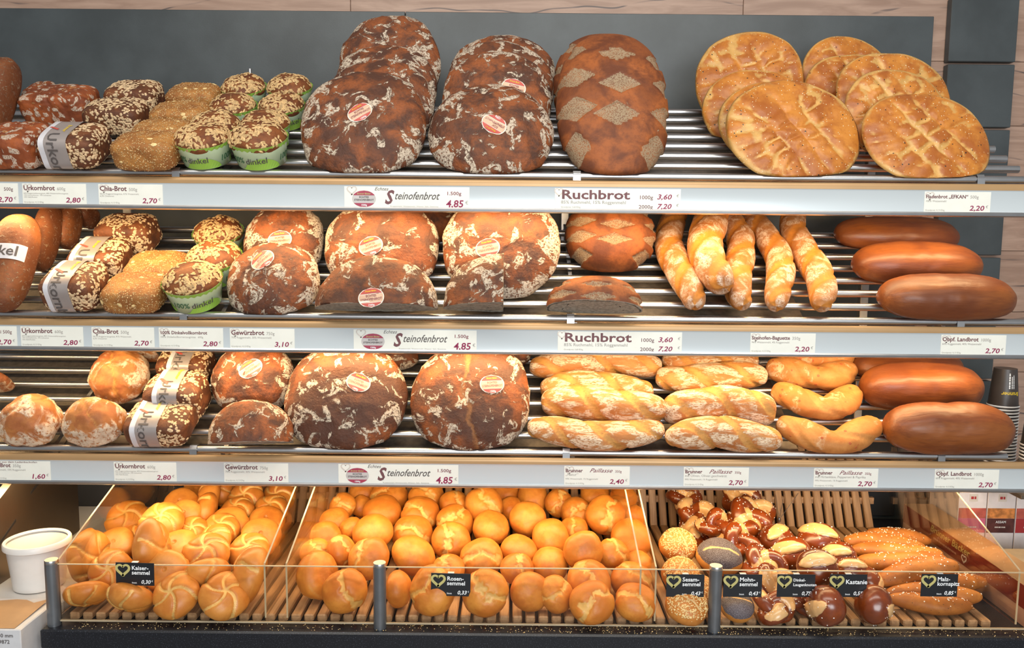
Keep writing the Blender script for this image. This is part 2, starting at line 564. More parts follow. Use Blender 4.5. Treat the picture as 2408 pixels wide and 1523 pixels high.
def text_geo(s, size, bold=0.0, shear=0.0, space=1.0):
    key = (s, round(size, 5), bold, shear, space)
    if key in _tc:
        return _tc[key]
    c = bpy.data.curves.new('lettering', 'FONT')
    c.body = s
    c.size = size
    c.offset = bold * size
    c.shear = shear
    c.space_character = space
    c.resolution_u = 2
    c.fill_mode = 'FRONT'
    o = bpy.data.objects.new('lettering', c)
    m = bpy.data.meshes.new_from_object(o)
    V = np.array([v.co[:2] for v in m.vertices]).reshape(-1, 2)
    F = [tuple(p.vertices) for p in m.polygons]
    bpy.data.objects.remove(o)
    bpy.data.meshes.remove(m)
    bpy.data.curves.remove(c)
    _tc[key] = (V, F)
    return _tc[key]


def letters(lines, mapf, name, mat, parent):
    """lines: (text, x, y, size, bold, shear, align, maxw); mapf maps 2-D to 3-D"""
    VV, FF = [], []
    for (s, x, y, size, bold, shear, al, mw) in lines:
        V, F = text_geo(s, size, bold, shear)
        if len(V) == 0:
            continue
        V = V.copy()
        w = V[:, 0].max()
        if mw:
            V[:, 0] *= mw / w
            w = mw
        V[:, 0] += x - (w if al == 'R' else w / 2 if al == 'C' else 0)
        V[:, 1] += y
        b = sum(len(a) for a in VV)
        VV.append(V)
        FF += [tuple(i + b for i in f) for f in F]
    if not VV:
        return None
    return mesh_obj(name, mapf(np.concatenate(VV)), FF, mat, parent, smooth=False)


def bars(rows, mapf, name, mat, parent):
    """unreadable small print as rows of short strokes: (x, y, length, height)"""
    V, F = [], []
    for (x, y, L, h) in rows:
        t = 0.0
        k = 0
        while t < L:
            w = min(L - t, h * (1.2 + 1.3 * ((k * 7) % 5) / 4))
            b = len(V)
            V += [(x + t, y), (x + t + w * 0.8, y), (x + t + w * 0.8, y + h), (x + t, y + h)]
            F.append((b, b + 1, b + 2, b + 3))
            t += w
            k += 1
    return mesh_obj(name, mapf(np.array(V)), F, mat, parent, smooth=False)


def front(z, ):
    return lambda V: np.stack([V[:, 0], np.full(len(V), z), V[:, 1]], 1)


def heart_strip(cx, cy, r, w, mapf, name, mat, parent):
    """open calligraphic heart outline"""
    t = np.linspace(0.16, 6.05, 40)
    x = 16 * np.sin(t) ** 3 / 16
    y = (13 * np.cos(t) - 5 * np.cos(2 * t) - 2 * np.cos(3 * t) - np.cos(4 * t)) / 16
    P = np.stack([x, y], 1)
    T = np.gradient(P, axis=0)
    T /= np.linalg.norm(T, axis=1)[:, None] + 1e-9
    N = np.stack([-T[:, 1], T[:, 0]], 1)
    ww = w * (0.55 + 0.45 * np.sin(np.linspace(0.2, 2.9, 40)))[:, None]
    A, B = P * r + N * ww * r, P * r - N * ww * r
    V = np.concatenate([A, B]) + [cx, cy]
    n = len(P)
    return mesh_obj(name, mapf(V), [(i, i + 1, n + i + 1, n + i) for i in range(n - 1)], mat, parent, smooth=False)


def oval(cx, cy, a, b, y0, y1, mapf, name, mat, parent, n=40, rot=0.0):
    """slice of an ellipse between heights y0..y1 (fractions of b)"""
    ys = np.linspace(y0, y1, 11)
    xs = np.sqrt(np.clip(1 - ys ** 2, 0, 1))
    L = np.stack([-xs * a, ys * b], 1)
    Rr = np.stack([xs * a, ys * b], 1)
    Mi = np.stack([0 * xs, ys * b], 1)
    V = np.concatenate([L, Mi, Rr])
    c, s = math.cos(rot), math.sin(rot)
    V = V @ np.array([[c, s], [-s, c]]) + [cx, cy]
    F = []
    for i in range(10):
        F += [(i, 11 + i, 12 + i, i + 1), (11 + i, 22 + i, 23 + i, 12 + i)]
    return mesh_obj(name, mapf(V), F, mat, parent, smooth=False)

# ================================================================== THE SETTING
YW = 2.60
wall = MB().box(-2.3, 2.3, YW + 0.012, YW + 0.05, 0, 3.0).build('wall_back', M['dark'])
tag(wall, None, None, kind='structure')
fl = MB().box(-2.3, 2.3, -0.6, YW + 0.05, -0.05, 0).build('floor', M['floor'])
tag(fl, None, None, kind='structure')
# planks of the wood panelling
z, row = 0.35, 0
zt = at(1204, 14, YW)[2]
while z < 2.95:
    x = -2.25 - (0.31 * row) % 1.2
    hgt = 0.196
    while x < 2.25:
        x0, x1 = max(x, -2.28), min(x + 1.22, 2.28)
        if x1 - x0 > 0.05:
            MB().box(x0 - (x0 + x1) / 2, (x1 - x0) / 2 - 0.0012, 0, 0.012, -hgt / 2, hgt / 2 - 0.0012, 0.0012).build('plank', M['plank'], wall).location = ((x0 + x1) / 2, YW, z + hgt / 2)
        x += 1.22
    z += hgt
    row += 1
# slate panels and square tiles mounted on the panelling
px_r = at(2192, 120, YW - 0.018)[0]
px_m = at(953, 60, YW - 0.018)[0]
pz = at(1150, 29, YW - 0.018)[2]
for x0, x1 in ((-2.2, px_m - 0.001), (px_m + 0.001, px_r)):
    MB().box(x0, x1, YW - 0.018, YW - 0.001, 0.5, pz, 0.0015).build('panel', M['slate'], wall)
tx0, tx1 = at(2234, 90, YW - 0.03)[0], at(2392, 90, YW - 0.03)[0]
tz = at(2310, 148, YW - 0.03)[2]
pitch = tz - at(2310, 302, YW - 0.03)[2]
for k in range(-2, 8):
    MB().box(-(tx1 - tx0) / 2, (tx1 - tx0) / 2, 0, 0.029, -pitch + 0.004, -0.004, 0.002).build('tile', M['slate'], wall).location = ((tx0 + tx1) / 2, YW - 0.03, tz - k * pitch)
bs = MB().box(-1.9, 1.25, YW - 0.05, YW - 0.018, 0.86, 1.13, 0.002).box(-1.9, 1.25, YW - 0.09, YW - 0.05, 1.04, 1.05).build('trim_1', M['dark'], None)
tag(bs, None, None, kind='structure')

# ------------------------------------------------------------------ bread shelves
YF, TAN = 1.97, math.tan(R_(29))
ZS = {1: 1.898, 2: 1.554, 3: 1.218}
RR = 0.0095
XL, XR = -1.62, 1.285


def shelf_z(i):
    return lambda y: ZS[i] + RR * 1.05 + 0.003 + (y - YF) * TAN


names = {1: 'top', 2: 'middle', 3: 'lowest'}
for i in (1, 2, 3):
    sh = empty('bread_shelf', (0, YF, ZS[i]))
    tag(sh, {1: 'topmost sloping shelf of metal rods with grey price rail, holding flatbreads',
             2: 'middle sloping shelf of metal rods with grey price rail, holding baguettes',
             3: 'lowest sloping shelf of metal rods with grey price rail, holding twisted loaves'}[i], 'shelf', 'sloping rod shelves')
    rodm = None
    for k in range(8):
        x1 = XR + (0.0 if k == 0 else -0.04)
        if i == 3 and k == 0:
            x1 = 1.235
        o = MB().tube((XL, 0, 0), (x1, 0, 0), RR, n=16).build('rod', M['alu'], sh, True)
        o.location = (0, k * 0.054, k * 0.054 * TAN)
    # price rail
    MB().prism([(-0.008, -0.0105), (-0.013, -0.011), (-0.0165, -0.0145), (-0.0172, -0.020), (-0.0168, -0.0262), (-0.004, -0.0262), (-0.004, -0.016)], XL, XR - 0.006).build('top_trim', M['alu_reflection'], sh, True)
    MB().prism([(-0.0165, -0.0262), (-0.0140, -0.030), (-0.0140, -0.078), (-0.010, -0.078), (-0.010, -0.0262)], XL, XR).build('price_rail', M['fascia'], sh, True)
    MB().prism([(-0.0165, -0.078), (-0.0185, -0.0815), (-0.0175, -0.0865), (-0.013, -0.089), (-0.004, -0.089), (-0.004, -0.078)], XL, XR).build('bottom_lip', M['alu'], sh, True)
    MB().box(XR - 0.003, XR + 0.004, -0.017, 0.03, -0.088, -0.012, 0.002).build('end_cap', M['alu'], sh)
    # crumb tray under the rods and sloping arms that carry them
    MB().prism([(0.012, -0.034), (0.40, -0.034 + 0.388 * TAN), (0.40, -0.037 + 0.388 * TAN), (0.012, -0.037)], XL, 0.74).build('crumb_tray', M['tray'], sh)
    for xa in (-1.15, -0.72, 0.155, 1.06):
        MB().prism([(0.005, -0.010), (0.45, -0.010 + 0.445 * TAN), (0.45, -0.032 + 0.445 * TAN), (0.005, -0.032)], xa - 0.005, xa + 0.005).build('support_arm', M['alu'], sh)
    for u in ((430, 1350, 2278), (436, 1341, 2254), (448, 1336, 2230))[i - 1]:
        xc = at(u, 761, YF)[0]
        MB().prism([(-0.0115, 0.003), (-0.0115, -0.014), (-0.0102, -0.014), (-0.0102, 0.0055), (-0.004, 0.0100), (0.008, 0.0100), (0.008, 0.0118), (-0.006, 0.0118)], xc - 0.009, xc + 0.009).build('rail_clip', M['alu'], sh)
    # lamp under the shelf, tucked behind the price rail
    MB().tube((XL + 0.05, 0.035, -0.070), (XR - 0.05, 0.035, -0.070), 0.007, n=10).build('light_tube', M['tube'], sh, True)
    MB().box(XL + 0.03, XR - 0.03, 0.018, 0.052, -0.060, -0.050).build('lamp_housing', M['alu'], sh)
    L = bpy.data.lights.new('shelf_lamp', 'AREA')
    L.shape, L.size, L.size_y = 'RECTANGLE', XR - XL - 0.1, 0.03
    L.energy = {1: 9.5, 2: 9.5, 3: 9.5}[i]
    L.color = WARM
    lo = link(bpy.data.objects.new('shelf_lamp', L), sh)
    lo.location = ((XL + XR) / 2, 0.035, -0.079)
    lo.rotation_euler = (R_(14), 0, 0)

for xa, lb in ((-1.15, 'grey vertical upright post behind the tin loaves'), (-0.72, 'grey vertical upright post behind the spelt cakes'),
               (0.155, 'grey vertical upright post left of the diamond scored loaves'), (1.06, 'grey vertical upright post behind the smooth brown loaves')):
    o = MB().box(xa - 0.012, xa + 0.012, 2.425, 2.45, 1.16, 2.16, 0.002).build('shelf_upright', M['alu'])
    tag(o, lb, 'post', 'uprights behind the shelves')
pin = at(588, 172, 2.40)
o = MB().tube((0, 0, -0.14), (0, 0, 0.012), 0.005, n=10).build('peg', M['alu'], None, True)
o.location = pin
tag(o, 'small silver peg sticking up behind the spelt cakes on the top shelf', 'peg')

# ------------------------------------------------------------------ counter
ZC = 0.854
ct = empty('counter', (0, 1.75, ZC))
tag(ct, 'black granite counter with wood plank front below the bread shelves', 'counter')
MB().box(-1.068, 1.75, 0, 0.795, -0.046, 0, 0.004).build('granite_top', M['granite'], ct)
for r in range(4):
    for xx in (-1.04, 0.18, 1.40):
        MB().box(0, min(1.216, 1.75 - xx), 0, 0.02, -0.194, 0, 0.0012).build('plank', M['plank'], ct).location = (xx, 0.012, -0.048 - r * 0.198)
MB().box(-1.03, 1.74, 0.035, 0.795, -0.85, -0.047).build('body', M['dark'], ct)
crv = []
mbc = MB()
rng = np.random.default_rng(5)
for _ in range(900):
    x, y, s = rng.uniform(-1.0, 1.2), rng.uniform(1.757, 1.80), rng.uniform(0.0006, 0.0017)
    if rng.random() < 0.35:
        x = rng.normal(0.45, 0.25)
    mbc.add([(x - s, y, ZC + s * .6), (x + s, y, ZC + s * .6), (x, y - s, ZC + s * .5), (x, y + s, ZC + s * .5), (x, y, ZC + s * 1.3), (x, y, ZC + 0.0001)],
            [(0, 2, 4), (2, 1, 4), (1, 3, 4), (3, 0, 4), (2, 0, 5), (1, 2, 5), (3, 1, 5), (0, 3, 5)])
o = mbc.build('crumbs', M['sesame_seed'])
tag(o, 'scattered pale crumbs and seeds along the granite counter edge', 'crumbs', kind='stuff')

# slatted rack the rolls lie on
rk = empty('slatted_rack', (0.05, 1.80, ZC))
tag(rk, 'beech wood slatted rack lying on the counter under the rolls', 'rack')
ZSL = 0.0185
sl0 = mesh_from('slat', *(lambda b: (b.V, b.F))(MB().box(-0.0112, 0.0112, 0, 0.615, 0.0005, ZSL, 0.003)), M['slat'], smooth=False)
bk0 = mesh_from('back_slat', *(lambda b: (b.V, b.F))(MB().box(-0.0112, 0.0112, 0, 0.26, 0, 0.017, 0.003)), M['slat'], smooth=False)
n = 0
x = -1.015
while x < 1.14:
    o = link(bpy.data.objects.new('slat', sl0), rk)
    o.location = (x - 0.05, 0.0, 0)
    o = link(bpy.data.objects.new('back_slat', bk0), rk)
    o.location = (x - 0.05, 0.628, 0.004)
    o.rotation_euler = (R_(62), 0, 0)
    x += 0.0304
MB().box(-1.07, 1.09, 0.662, 0.674, 0.075, 0.095).box(-1.07, 1.09, 0.737, 0.749, 0.19, 0.21).build('cross_bar', M['slat'], rk)
SLAT = ZC + ZSL


def slat_z(y):
    return np.full_like(np.asarray(y, float), SLAT)


# acrylic front and dividers
YA = 1.776
XP = [at(124, 1400, YA)[0], at(893, 1420, YA)[0], at(1681, 1420, YA)[0], at(1681, 1420, YA)[0] * 2 - at(893, 1420, YA)[0]]
ZAT = 0.998
for q in range(3):
    x0, x1 = XP[q] + 0.013, XP[q + 1] - 0.013
    a = MB().box(x0, x1, YA, YA + 0.004, ZC + 0.012, ZAT).build('acrylic_screen', M['acrylic'])
    tag(a, ('clear acrylic front pane before the kaiser rolls', 'clear acrylic front pane before the rosette rolls',
            'clear acrylic front pane before the pretzel knots and malt sticks')[q], 'screen', 'acrylic front screens')
    MB().box(x0, x1, YA - 0.0002, YA + 0.0042, ZAT, ZAT + 0.0016).build('polished_edge', M['acrylic_edge'], a)
    MB().box(x0, x1, YA - 0.0002, YA + 0.0042, ZC + 0.0085, ZC + 0.012).build('polished_edge', M['acrylic_edge'], a)
for q in range(4):
    p = MB().lathe([(0.0, 0), (0.0148, 0), (0.0148, 0.147), (0.0145, 0.147)], 24).build('post', M['post'], None, True)
    p.location = (XP[q], YA + 0.002, ZC)
    tag(p, ('grey metal post at the left end of the acrylic front, beside the white tub', 'grey metal post in front of the rosette rolls',
            'grey metal post between the sesame roll and poppy roll price cards', 'grey metal post at the far right end of the counter')[q], 'post', 'acrylic holder posts')
    MB().lathe([(0.0145, 0.147), (0.0148, 0.148), (0.0148, 0.154), (0.0140, 0.1555), (0, 0.1555)], 24).build('cap', M['alu'], p, True)
for xd, lb in ((-1.037, 'clear acrylic divider left of the kaiser rolls'), (-0.562, 'clear acrylic divider right of the kaiser rolls'),
               (-0.512, 'clear acrylic divider left of the rosette rolls'), (0.300, 'clear acrylic divider right of the rosette rolls'),
               (0.335, 'clear acrylic divider left of the sesame rolls'), (1.168, 'clear acrylic end panel beside the malt sticks')):
    pts = [(YA + 0.006, SLAT + 0.001), (2.395, SLAT + 0.001), (2.43, 0.985), (2.43, 1.215), (2.40, 1.215), (YA + 0.006, ZAT + 0.004)]
    a = MB().prism(pts, xd - 0.0018, xd + 0.0018).build('acrylic_divider', M['acrylic'])
    tag(a, lb, 'divider', 'acrylic dividers')
    def edge(p, q_):
        (ya, za), (yb, zb) = p, q_
        MB().prism([(ya, za), (yb, zb), (yb - 0.0004, zb + 0.0016), (ya - 0.0004, za + 0.0016)], xd - 0.0019, xd + 0.0019).build('polished_edge', M['acrylic_edge'], a)
    edge(pts[5], pts[4])
    MB().box(xd - 0.0019, xd + 0.0019, YA + 0.0045, YA + 0.006, SLAT + 0.001, ZAT + 0.003).build('polished_edge', M['acrylic_edge'], a)
w = MB()
c0 = at(1832, 1222, 2.38)
for (du, dv) in ((-8, -60), (12, -62), (45, -62)):
    e = at(1832 + du, 1222 + dv, 2.46)
    w.tube(tuple(c0), tuple(e), 0.0007, n=5)
w.lathe([(0.0, -0.008), (0.005, -0.005), (0.006, 0.0), (0.004, 0.006), (0, 0.008)], 10, tuple(c0))
tag(w.build('wire_hook', M['alu'], None, True), 'thin wire hook with clear bead hanging before the back slats', 'hook')

# ------------------------------------------------------------------ left side: steel cheek, tub, carton
XPl = -1.285
pl = empty('steel_cheek', (XPl, 2.0, 0.9))
tag(pl, 'brown steel side plate with slots standing left of the white tub', 'plate')
pts = [(-0.35, -0.03), (0.33, -0.03), (0.33, 0.32), (0.22, 0.30), (-0.35, 0.03)]
MB().prism(pts, -0.0015, 0.0015).build('plate', M['steel'], pl)
MB().prism([(-0.35, 0.03), (0.22, 0.30), (0.22, 0.303), (-0.35, 0.033)], -0.02, 0.0015).build('flange', M['steel'], pl)
for (ya, za, yb, zb) in ((0.10, 0.155, 0.235, 0.215), (-0.10, 0.04, 0.03, 0.105)):
    MB().prism([(ya, za), (yb, zb), (yb, zb + 0.008), (ya, za + 0.008)], 0.0016, 0.0022).build('slot', M['dark'], pl)
sc_ = MB().box(-1.9, -1.078, 1.865, 2.56, 0.82, 0.868, 0.003).build('side_counter', M['white'])
tag(sc_, 'white side worktop under the tub, left of the granite counter', 'worktop')
bd = MB().box(-1.9, -1.08, 1.89, 2.56, 0.0, 0.82).build('side_cabinet', M['steel'])
tag(bd, 'brown cabinet carrying the white side worktop at the left', 'cabinet')
tb = at(98, 1403, 1.955)
tub = empty('plastic_tub', (tb[0] - 0.003, 1.955, 0.868))
tag(tub, 'round white plastic tub on the side worktop', 'tub')
MB().lathe([(0.0, 0.0), (0.052, 0.0), (0.058, 0.004), (0.070, 0.112), (0.0675, 0.112), (0.056, 0.006), (0.0, 0.005)], 40).build('body', M['white'], tub, True)
MB().lathe([(0.0675, 0.118), (0.0685, 0.122), (0.0745, 0.122), (0.0765, 0.119), (0.0765, 0.108), (0.0725, 0.105), (0.069, 0.107)], 40).build('rim', M['white'], tub, True)
cb = empty('carton', (-1.194, 1.70, 0.70))
tag(cb, 'white printed cardboard carton with torn top flap at the lower left', 'box')
MB().box(-0.25, 0.115, 0, 0.155, 0, 0.180, 0.002).build('body', M['carton'], cb)
vv = []
xs = np.linspace(-0.25, 0.10, 15)
torn = [(x, 0.012 + 0.006 * math.sin(x * 70) + 0.004 * math.sin(x * 151)) for x in xs]
V = [(x, 0.004, 0.181) for x, d in torn] + [(x, 0.115 + d * 1.4, 0.186) for x, d in torn]
mesh_obj('kraft_inside', V, [(i, i + 1, 15 + i + 1, 15 + i) for i in range(14)], M['kraft'], cb, smooth=False)
letters([('300 x 100 x 550 mm', 0.098, 0.1625, 0.012, 0.012, 0, 'R', None), ('m, Art. Nr. 9872', 0.090, 0.1480, 0.012, 0.012, 0, 'R', None)], front(-0.0006), 'lettering', M['ink_dark'], cb)

# ------------------------------------------------------------------ right side: display carton, tea boxes, cups
bx = empty('display_carton', (1.205, 1.70, ZC))
tag(bx, 'long burgundy and kraft display carton along the right end of the counter', 'box')
MB().box(0, 0.085, 0, 0.70, 0, 0.098, 0.001).build('body', M['kraft'], bx)
MB().box(-0.001, -0.0002, 0.001, 0.699, 0.042, 0.097).build('burgundy_side', M['burgundy'], bx)
MB().box(-0.001, -0.0002, 0.001, 0.699, 0.001, 0.0415).build('rose_side', M['rose'], bx)
sidemap = lambda V: np.stack([np.full(len(V), -0.0016), 0.60 - V[:, 0], V[:, 1]], 1)
letters([('Brunner Bäcker', 0.06, 0.073, 0.028, 0.01, 0.2, 'L', 0.20)], sidemap, 'lettering', M['ink_gold'], bx)
bars([(0.08, 0.056, 0.12, 0.005)], sidemap, 'small_print', M['rose'], bx)
heart_strip(0.235, 0.060, 0.011, 0.2, sidemap, 'heart_mark', M['ink_pale'], bx)
for q, (x0, pic, bot, txt, lb) in enumerate(((1.300, 'tea_sunset', 'tea_pink', '', 'white tea box with pink base and sunset picture'),
                                             (1.384, 'tea_amber', 'tea_brown', 'ASSAM', 'white tea box with dark brown base marked Assam'),
                                             (1.468, 'tea_sunset', 'tea_red', 'AF', 'white tea box with red base at the right edge'))):
    t = empty('tea_box', (x0, 2.275, ZC))
    tag(t, lb, 'tea box', 'tea boxes on the right')
    MB().box(0, 0.081, 0, 0.16, 0, 0.2115, 0.001).build('body', M['tea_white'], t)
    MB().box(0.001, 0.080, -0.001, -0.0002, 0.098, 0.128).build('picture', M[pic], t)
    MB().box(0.001, 0.080, -0.001, -0.0002, 0.055, 0.0975).build('base_panel', M[bot], t)
    MB().box(0.030, 0.054, -0.001, -0.0002, 0.148, 0.170).build('emblem', M['ink_pale'], t)
    bars([(0.034, 0.155, 0.016, 0.008)], front(-0.0016), 'emblem_print', M['tea_red'], t)
    if txt:
        letters([(txt, 0.0405, 0.084, 0.010, 0.01, 0, 'C', None)], front(-0.0016), 'lettering', M['ink_white'], t)
    bars([(0.024, 0.070, 0.032, 0.0035)], front(-0.0016), 'small_print', M['ink_pale'], t)
t = empty('gift_box', (1.30, 1.945, ZC))
tag(t, 'beige box with cream front lying before the tea boxes', 'box')
MB().box(0, 0.20, 0, 0.20, 0, 0.058, 0.001).build('body', M['beige'], t)
MB().box(0.03, 0.199, -0.001, -0.0002, 0.002, 0.045).build('front_panel', M['tea_white'], t)
letters([('05', 0.11, 0.016, 0.02, 0, 0, 'C', None)], front(-0.0016), 'lettering', M['ink_gold'], t)


def cup_stack(x, y, z0, nc, lb):
    root = empty('paper_cup_stack', (x, y, z0))
    tag(root, lb, 'cups', 'stacks of dark paper cups')
    for k in range(nc):
        last = k == nc - 1
        b = MB().lathe([(0.042, 0.0), (0.0435, 0.002), (0.042, 0.004), (0.0405, 0.004), (0.031, 0.112 if last else 0.02), (0.0 if last else 0.031, 0.112 if last else 0.02)], 28)
        c = b.build('cup', M['cup_dark'], root, True)
        c.location = (0, 0, k * 0.0095)
        MB().lathe([(0.0421, -0.0004), (0.0437, 0.002), (0.0421, 0.0044)], 28).build('rim', M['ink_white'], c, True)
        if last:
            for zz, mt in ((0.012, 'ink_white'), (0.017, 'ink_gold'), (0.020, 'ink_gold'), (0.027, 'ink_white')):
                MB().lathe([(0.0402 - (zz - 0.004) * 0.088, zz), (0.0401 - (zz - 0.002) * 0.088, zz + 0.0022)], 28).build('stripe', M[mt], c, True)

            def wrap(V):
                zz = V[:, 1]
                r = 0.0407 - (zz - 0.004) * 0.088
                a = -math.pi / 2 + V[:, 0] / 0.038
                return np.stack([r * np.cos(a), r * np.sin(a), zz], 1)
            rot = lambda V: wrap(np.stack([-V[:, 0], 0.046 - V[:, 1]], 1))
            letters([('Brunner', 0, 0.0, 0.016, 0.02, 0.2, 'C', None)], rot, 'lettering', M['ink_yellow'], c)
            rot2 = lambda V: wrap(np.stack([V[:, 1] - 0.012, 0.056 + V[:, 0]], 1))
            bars([(0, 0.004, 0.045, 0.004), (0, 0.012, 0.036, 0.0026), (0, 0.018, 0.040, 0.0026)], rot2, 'small_print', M['ink_white'], c)


cb2 = MB().box(1.365, 1.64, 2.10, 2.46, 1.066, 1.076, 0.001).build('cup_board', M['steel'])
tag(cb2, 'thin board on the tea boxes carrying the paper cups', 'board')
cup_stack(1.462, 2.365, 1.077, 21, 'stack of dark paper cups with yellow lettering, the taller one at the back')
cup_stack(1.458, 2.19, 1.077, 13, 'stack of dark paper cups at the right edge, in front of the other stack')

# ================================================================== BREAD SHAPES
def face_normals(V, F):
    F = np.asarray(F)
    return np.cross(V[F[:, 2]] - V[F[:, 0]], V[F[:, 3]] - V[F[:, 1]])


def superell(D, a, b, c, e, cb=None):
    cz = np.where(D[:, 2] < 0, cb if cb else c, c)
    r = (np.abs(D[:, 0] / a) ** e + np.abs(D[:, 1] / b) ** e + np.abs(D[:, 2] / cz) ** e) ** (-1 / e)
    return D * r[:, None]


def b_round(dims, seed, n=30, e=2.2, lump=0.05, flat=0.45, cutoff=None, rimfl=0.5, crack=0.0, dkm=0.55):
    """domed round loaf, dome along +Z"""
    D, F = cubesphere(n)
    a, b, c = dims[0] / 2, dims[1] / 2, dims[2]
    V = superell(D, a, b, c * (1 - flat * 0.5), e, c * flat * 0.5)
    s = max(a, b)
    ph = np.arctan2(D[:, 1], D[:, 0])
    lo = fbm(np.stack([np.cos(ph) * 1.6, np.sin(ph) * 1.6, 0 * ph + seed], 1), seed, 2) - 0.5
    V[:, :2] *= (1 + lump * 1.3 * lo)[:, None]
    n1 = fbm(V / s * 2.6 + seed * 3.1, seed, 4) - 0.5
    rid = 1 - np.abs(fbm(V / s * 2.2 + seed * 7.7, seed + 5, 3) - 0.5) * 5
    rid = np.clip(rid, 0, 1) ** 3
    V = V + D * (n1 * lump * s * 1.6 + rid * 0.02 * s * (D[:, 2] > 0))[:, None]
    rr = np.sqrt((V[:, 0] / a) ** 2 + (V[:, 1] / b) ** 2)
    attrs = {'fl': rimfl * 0.55 * sstep(rr, 0.75, 1.0) + 0.55 * (fbm(V / s * 1.3 + seed, seed + 9, 2) - 0.5), 'dk': dkm * sstep(fbm(V / s * 1.5 + seed * 5, seed + 3, 3), 0.5 if dkm < 0.8 else 0.36, 0.68 if dkm < 0.8 else 0.56) * (rr < 1.2), 'cut': rid * 0.35}
    if crack:
        g = np.abs(V[:, 0] / a + 0.5 * (fbm(V / s * 2 + seed, seed, 3) - 0.5) + crack * V[:, 1] / b)
        gr = sstep(g, 0.12, 0.0) * (D[:, 2] > 0.1)
        V = V - D * (gr * (0.07 if crack > 0.2 or crack < 0 else 0.03) * s)[:, None]
        attrs['cut'] = np.maximum(attrs['cut'], gr * 0.6)
    if cutoff is not None:
        ax, val = cutoff
        k = V[:, 1] < val * b if ax == 'y' else V[:, 0] > val * a
        attrs['crumb'] = k.astype(float)
        for kk in ('cut', 'fl', 'dk'):
            attrs[kk] = np.where(k, 0, attrs[kk])
        bumpy = 0.004 * (fbm(V * 60, seed, 3) - 0.5)
        if ax == 'y':
            V[k, 1] = val * b + bumpy[k]
            off = V[:, 1].min()
        else:
            V[k, 0] = val * a + bumpy[k]
    return V, F, attrs


def b_diamond(dims, seed, n=34, half=False):
    D, F = cubesphere(n)
    a, b, c = dims[0] / 2, dims[1] / 2, dims[2]
    V = superell(D, a, b, c * 0.8, 2.35, c * 0.2)
    x, y = V[:, 0] / a, V[:, 1] / b
    pat = np.zeros(len(V))
    wob = 0.05 * (fbm(V / a * 5, seed, 3) - 0.5)
    for (cx, cy, w, h) in ((0.05, 0.55, 0.34, 0.11), (0.10, 0.12, 0.38, 0.14), (0.02, -0.28, 0.40, 0.15), (-0.72, 0.66, 0.26, 0.12), (0.80, 0.52, 0.24, 0.11),
                           (-0.70, 0.24, 0.36, 0.14), (0.92, 0.16, 0.24, 0.12), (-0.70, -0.18, 0.36, 0.16), (0.92, -0.24, 0.30, 0.15), (-0.70, -0.66, 0.26, 0.20), (0.72, -0.72, 0.32, 0.22)):
        d = np.abs(x - cx) / w + np.abs(y - cy) / h
        pat = np.maximum(pat, sstep(d + wob * 4, 1.12, 0.92))
    pat *= (D[:, 2] > -0.25)
    edge = pat * (1 - pat) * 4
    V = V + D * ((-0.006 * pat + 0.003 * edge) + 0.035 * a * (fbm(V / a * 3, seed, 3) - 0.5))[:, None]
    at_ = {'pat': pat, 'dk': 0.5 * sstep(fbm(V / a * 2, seed + 2, 3), 0.5, 0.65)}
    if half:
        k = V[:, 1] < -0.02 * b
        at_['crumb'] = k.astype(float)
        at_['pat'] = np.where(k, 0, pat)
        V[k, 1] = -0.02 * b
    return V, F, at_


def b_flat(dims, seed, n=40):
    D, F = cubesphere(n)
    a, b, c = dims[0] / 2, dims[1] / 2, dims[2] / 2
    V = superell(D, a, b, c, 2.15)
    # flat disc: push the faces out to even thickness
    rho = np.sqrt((V[:, 0] / a) ** 2 + (V[:, 1] / b) ** 2)
    ph = np.arctan2(V[:, 1], V[:, 0])
    V[:, :2] *= (1 + 0.07 * (fbm(np.stack([np.cos(ph) * 1.5, np.sin(ph) * 1.5, 0 * ph + seed], 1), seed, 2) - 0.5))[:, None]
    q = R_(27 + 9 * math.sin(seed))
    x = V[:, 0] * math.cos(q) + V[:, 1] * math.sin(q)
    y = -V[:, 0] * math.sin(q) + V[:, 1] * math.cos(q)
    w1 = 0.9 * (fbm(V / a * 2.0 + seed, seed, 3) - 0.5)
    w2 = 0.9 * (fbm(V / a * 2.0 + seed + 9, seed + 4, 3) - 0.5)
    p = 0.052
    gx = np.abs(((x / p + w1 * 1.2) % 1) - 0.5) * 2
    gy = np.abs(((y / (p * 0.8) + w2 * 1.2 + 0.5 * (np.floor(x / p + w1 * 1.2) % 2)) % 1) - 0.5) * 2
    on = 0.25 + 0.75 * sstep(fbm(V / a * 3.1 + seed * 2, seed + 6, 2), 0.38, 0.58)
    g = np.maximum(sstep(gx, 0.5, 1.0), sstep(gy, 0.5, 1.0)) * on * sstep(rho, 0.98, 0.82) * (D[:, 2] > 0)
    pil = (1 - np.maximum(gx, gy) ** 2) * sstep(rho, 0.98, 0.8) * (D[:, 2] > 0)
    V[:, 2] += (-0.0055 * g + 0.0035 * pil) + 0.007 * (w1 + w2)
    V[:, 2] += dims[2] * 0.45 * (V[:, 0] / a * V[:, 1] / b * 0.35 * math.sin(seed * 2.1) - 0.10 * (V[:, 0] / a) ** 2)
    rim = sstep(rho, 0.93, 1.0) * (np.abs(D[:, 2]) < 0.6)
    return V, F, {'cut': np.maximum(g * 0.62, rim * 0.55) + 0.15 * (D[:, 2] < -0.2) + 0.25 * sstep(fbm(V / a * 1.6 + seed, seed + 2, 2), 0.52, 0.66), 'dk': 0.8 * pil ** 2 * sstep(fbm(V / a * 2.3 + seed, seed, 2), 0.5, 0.66)}


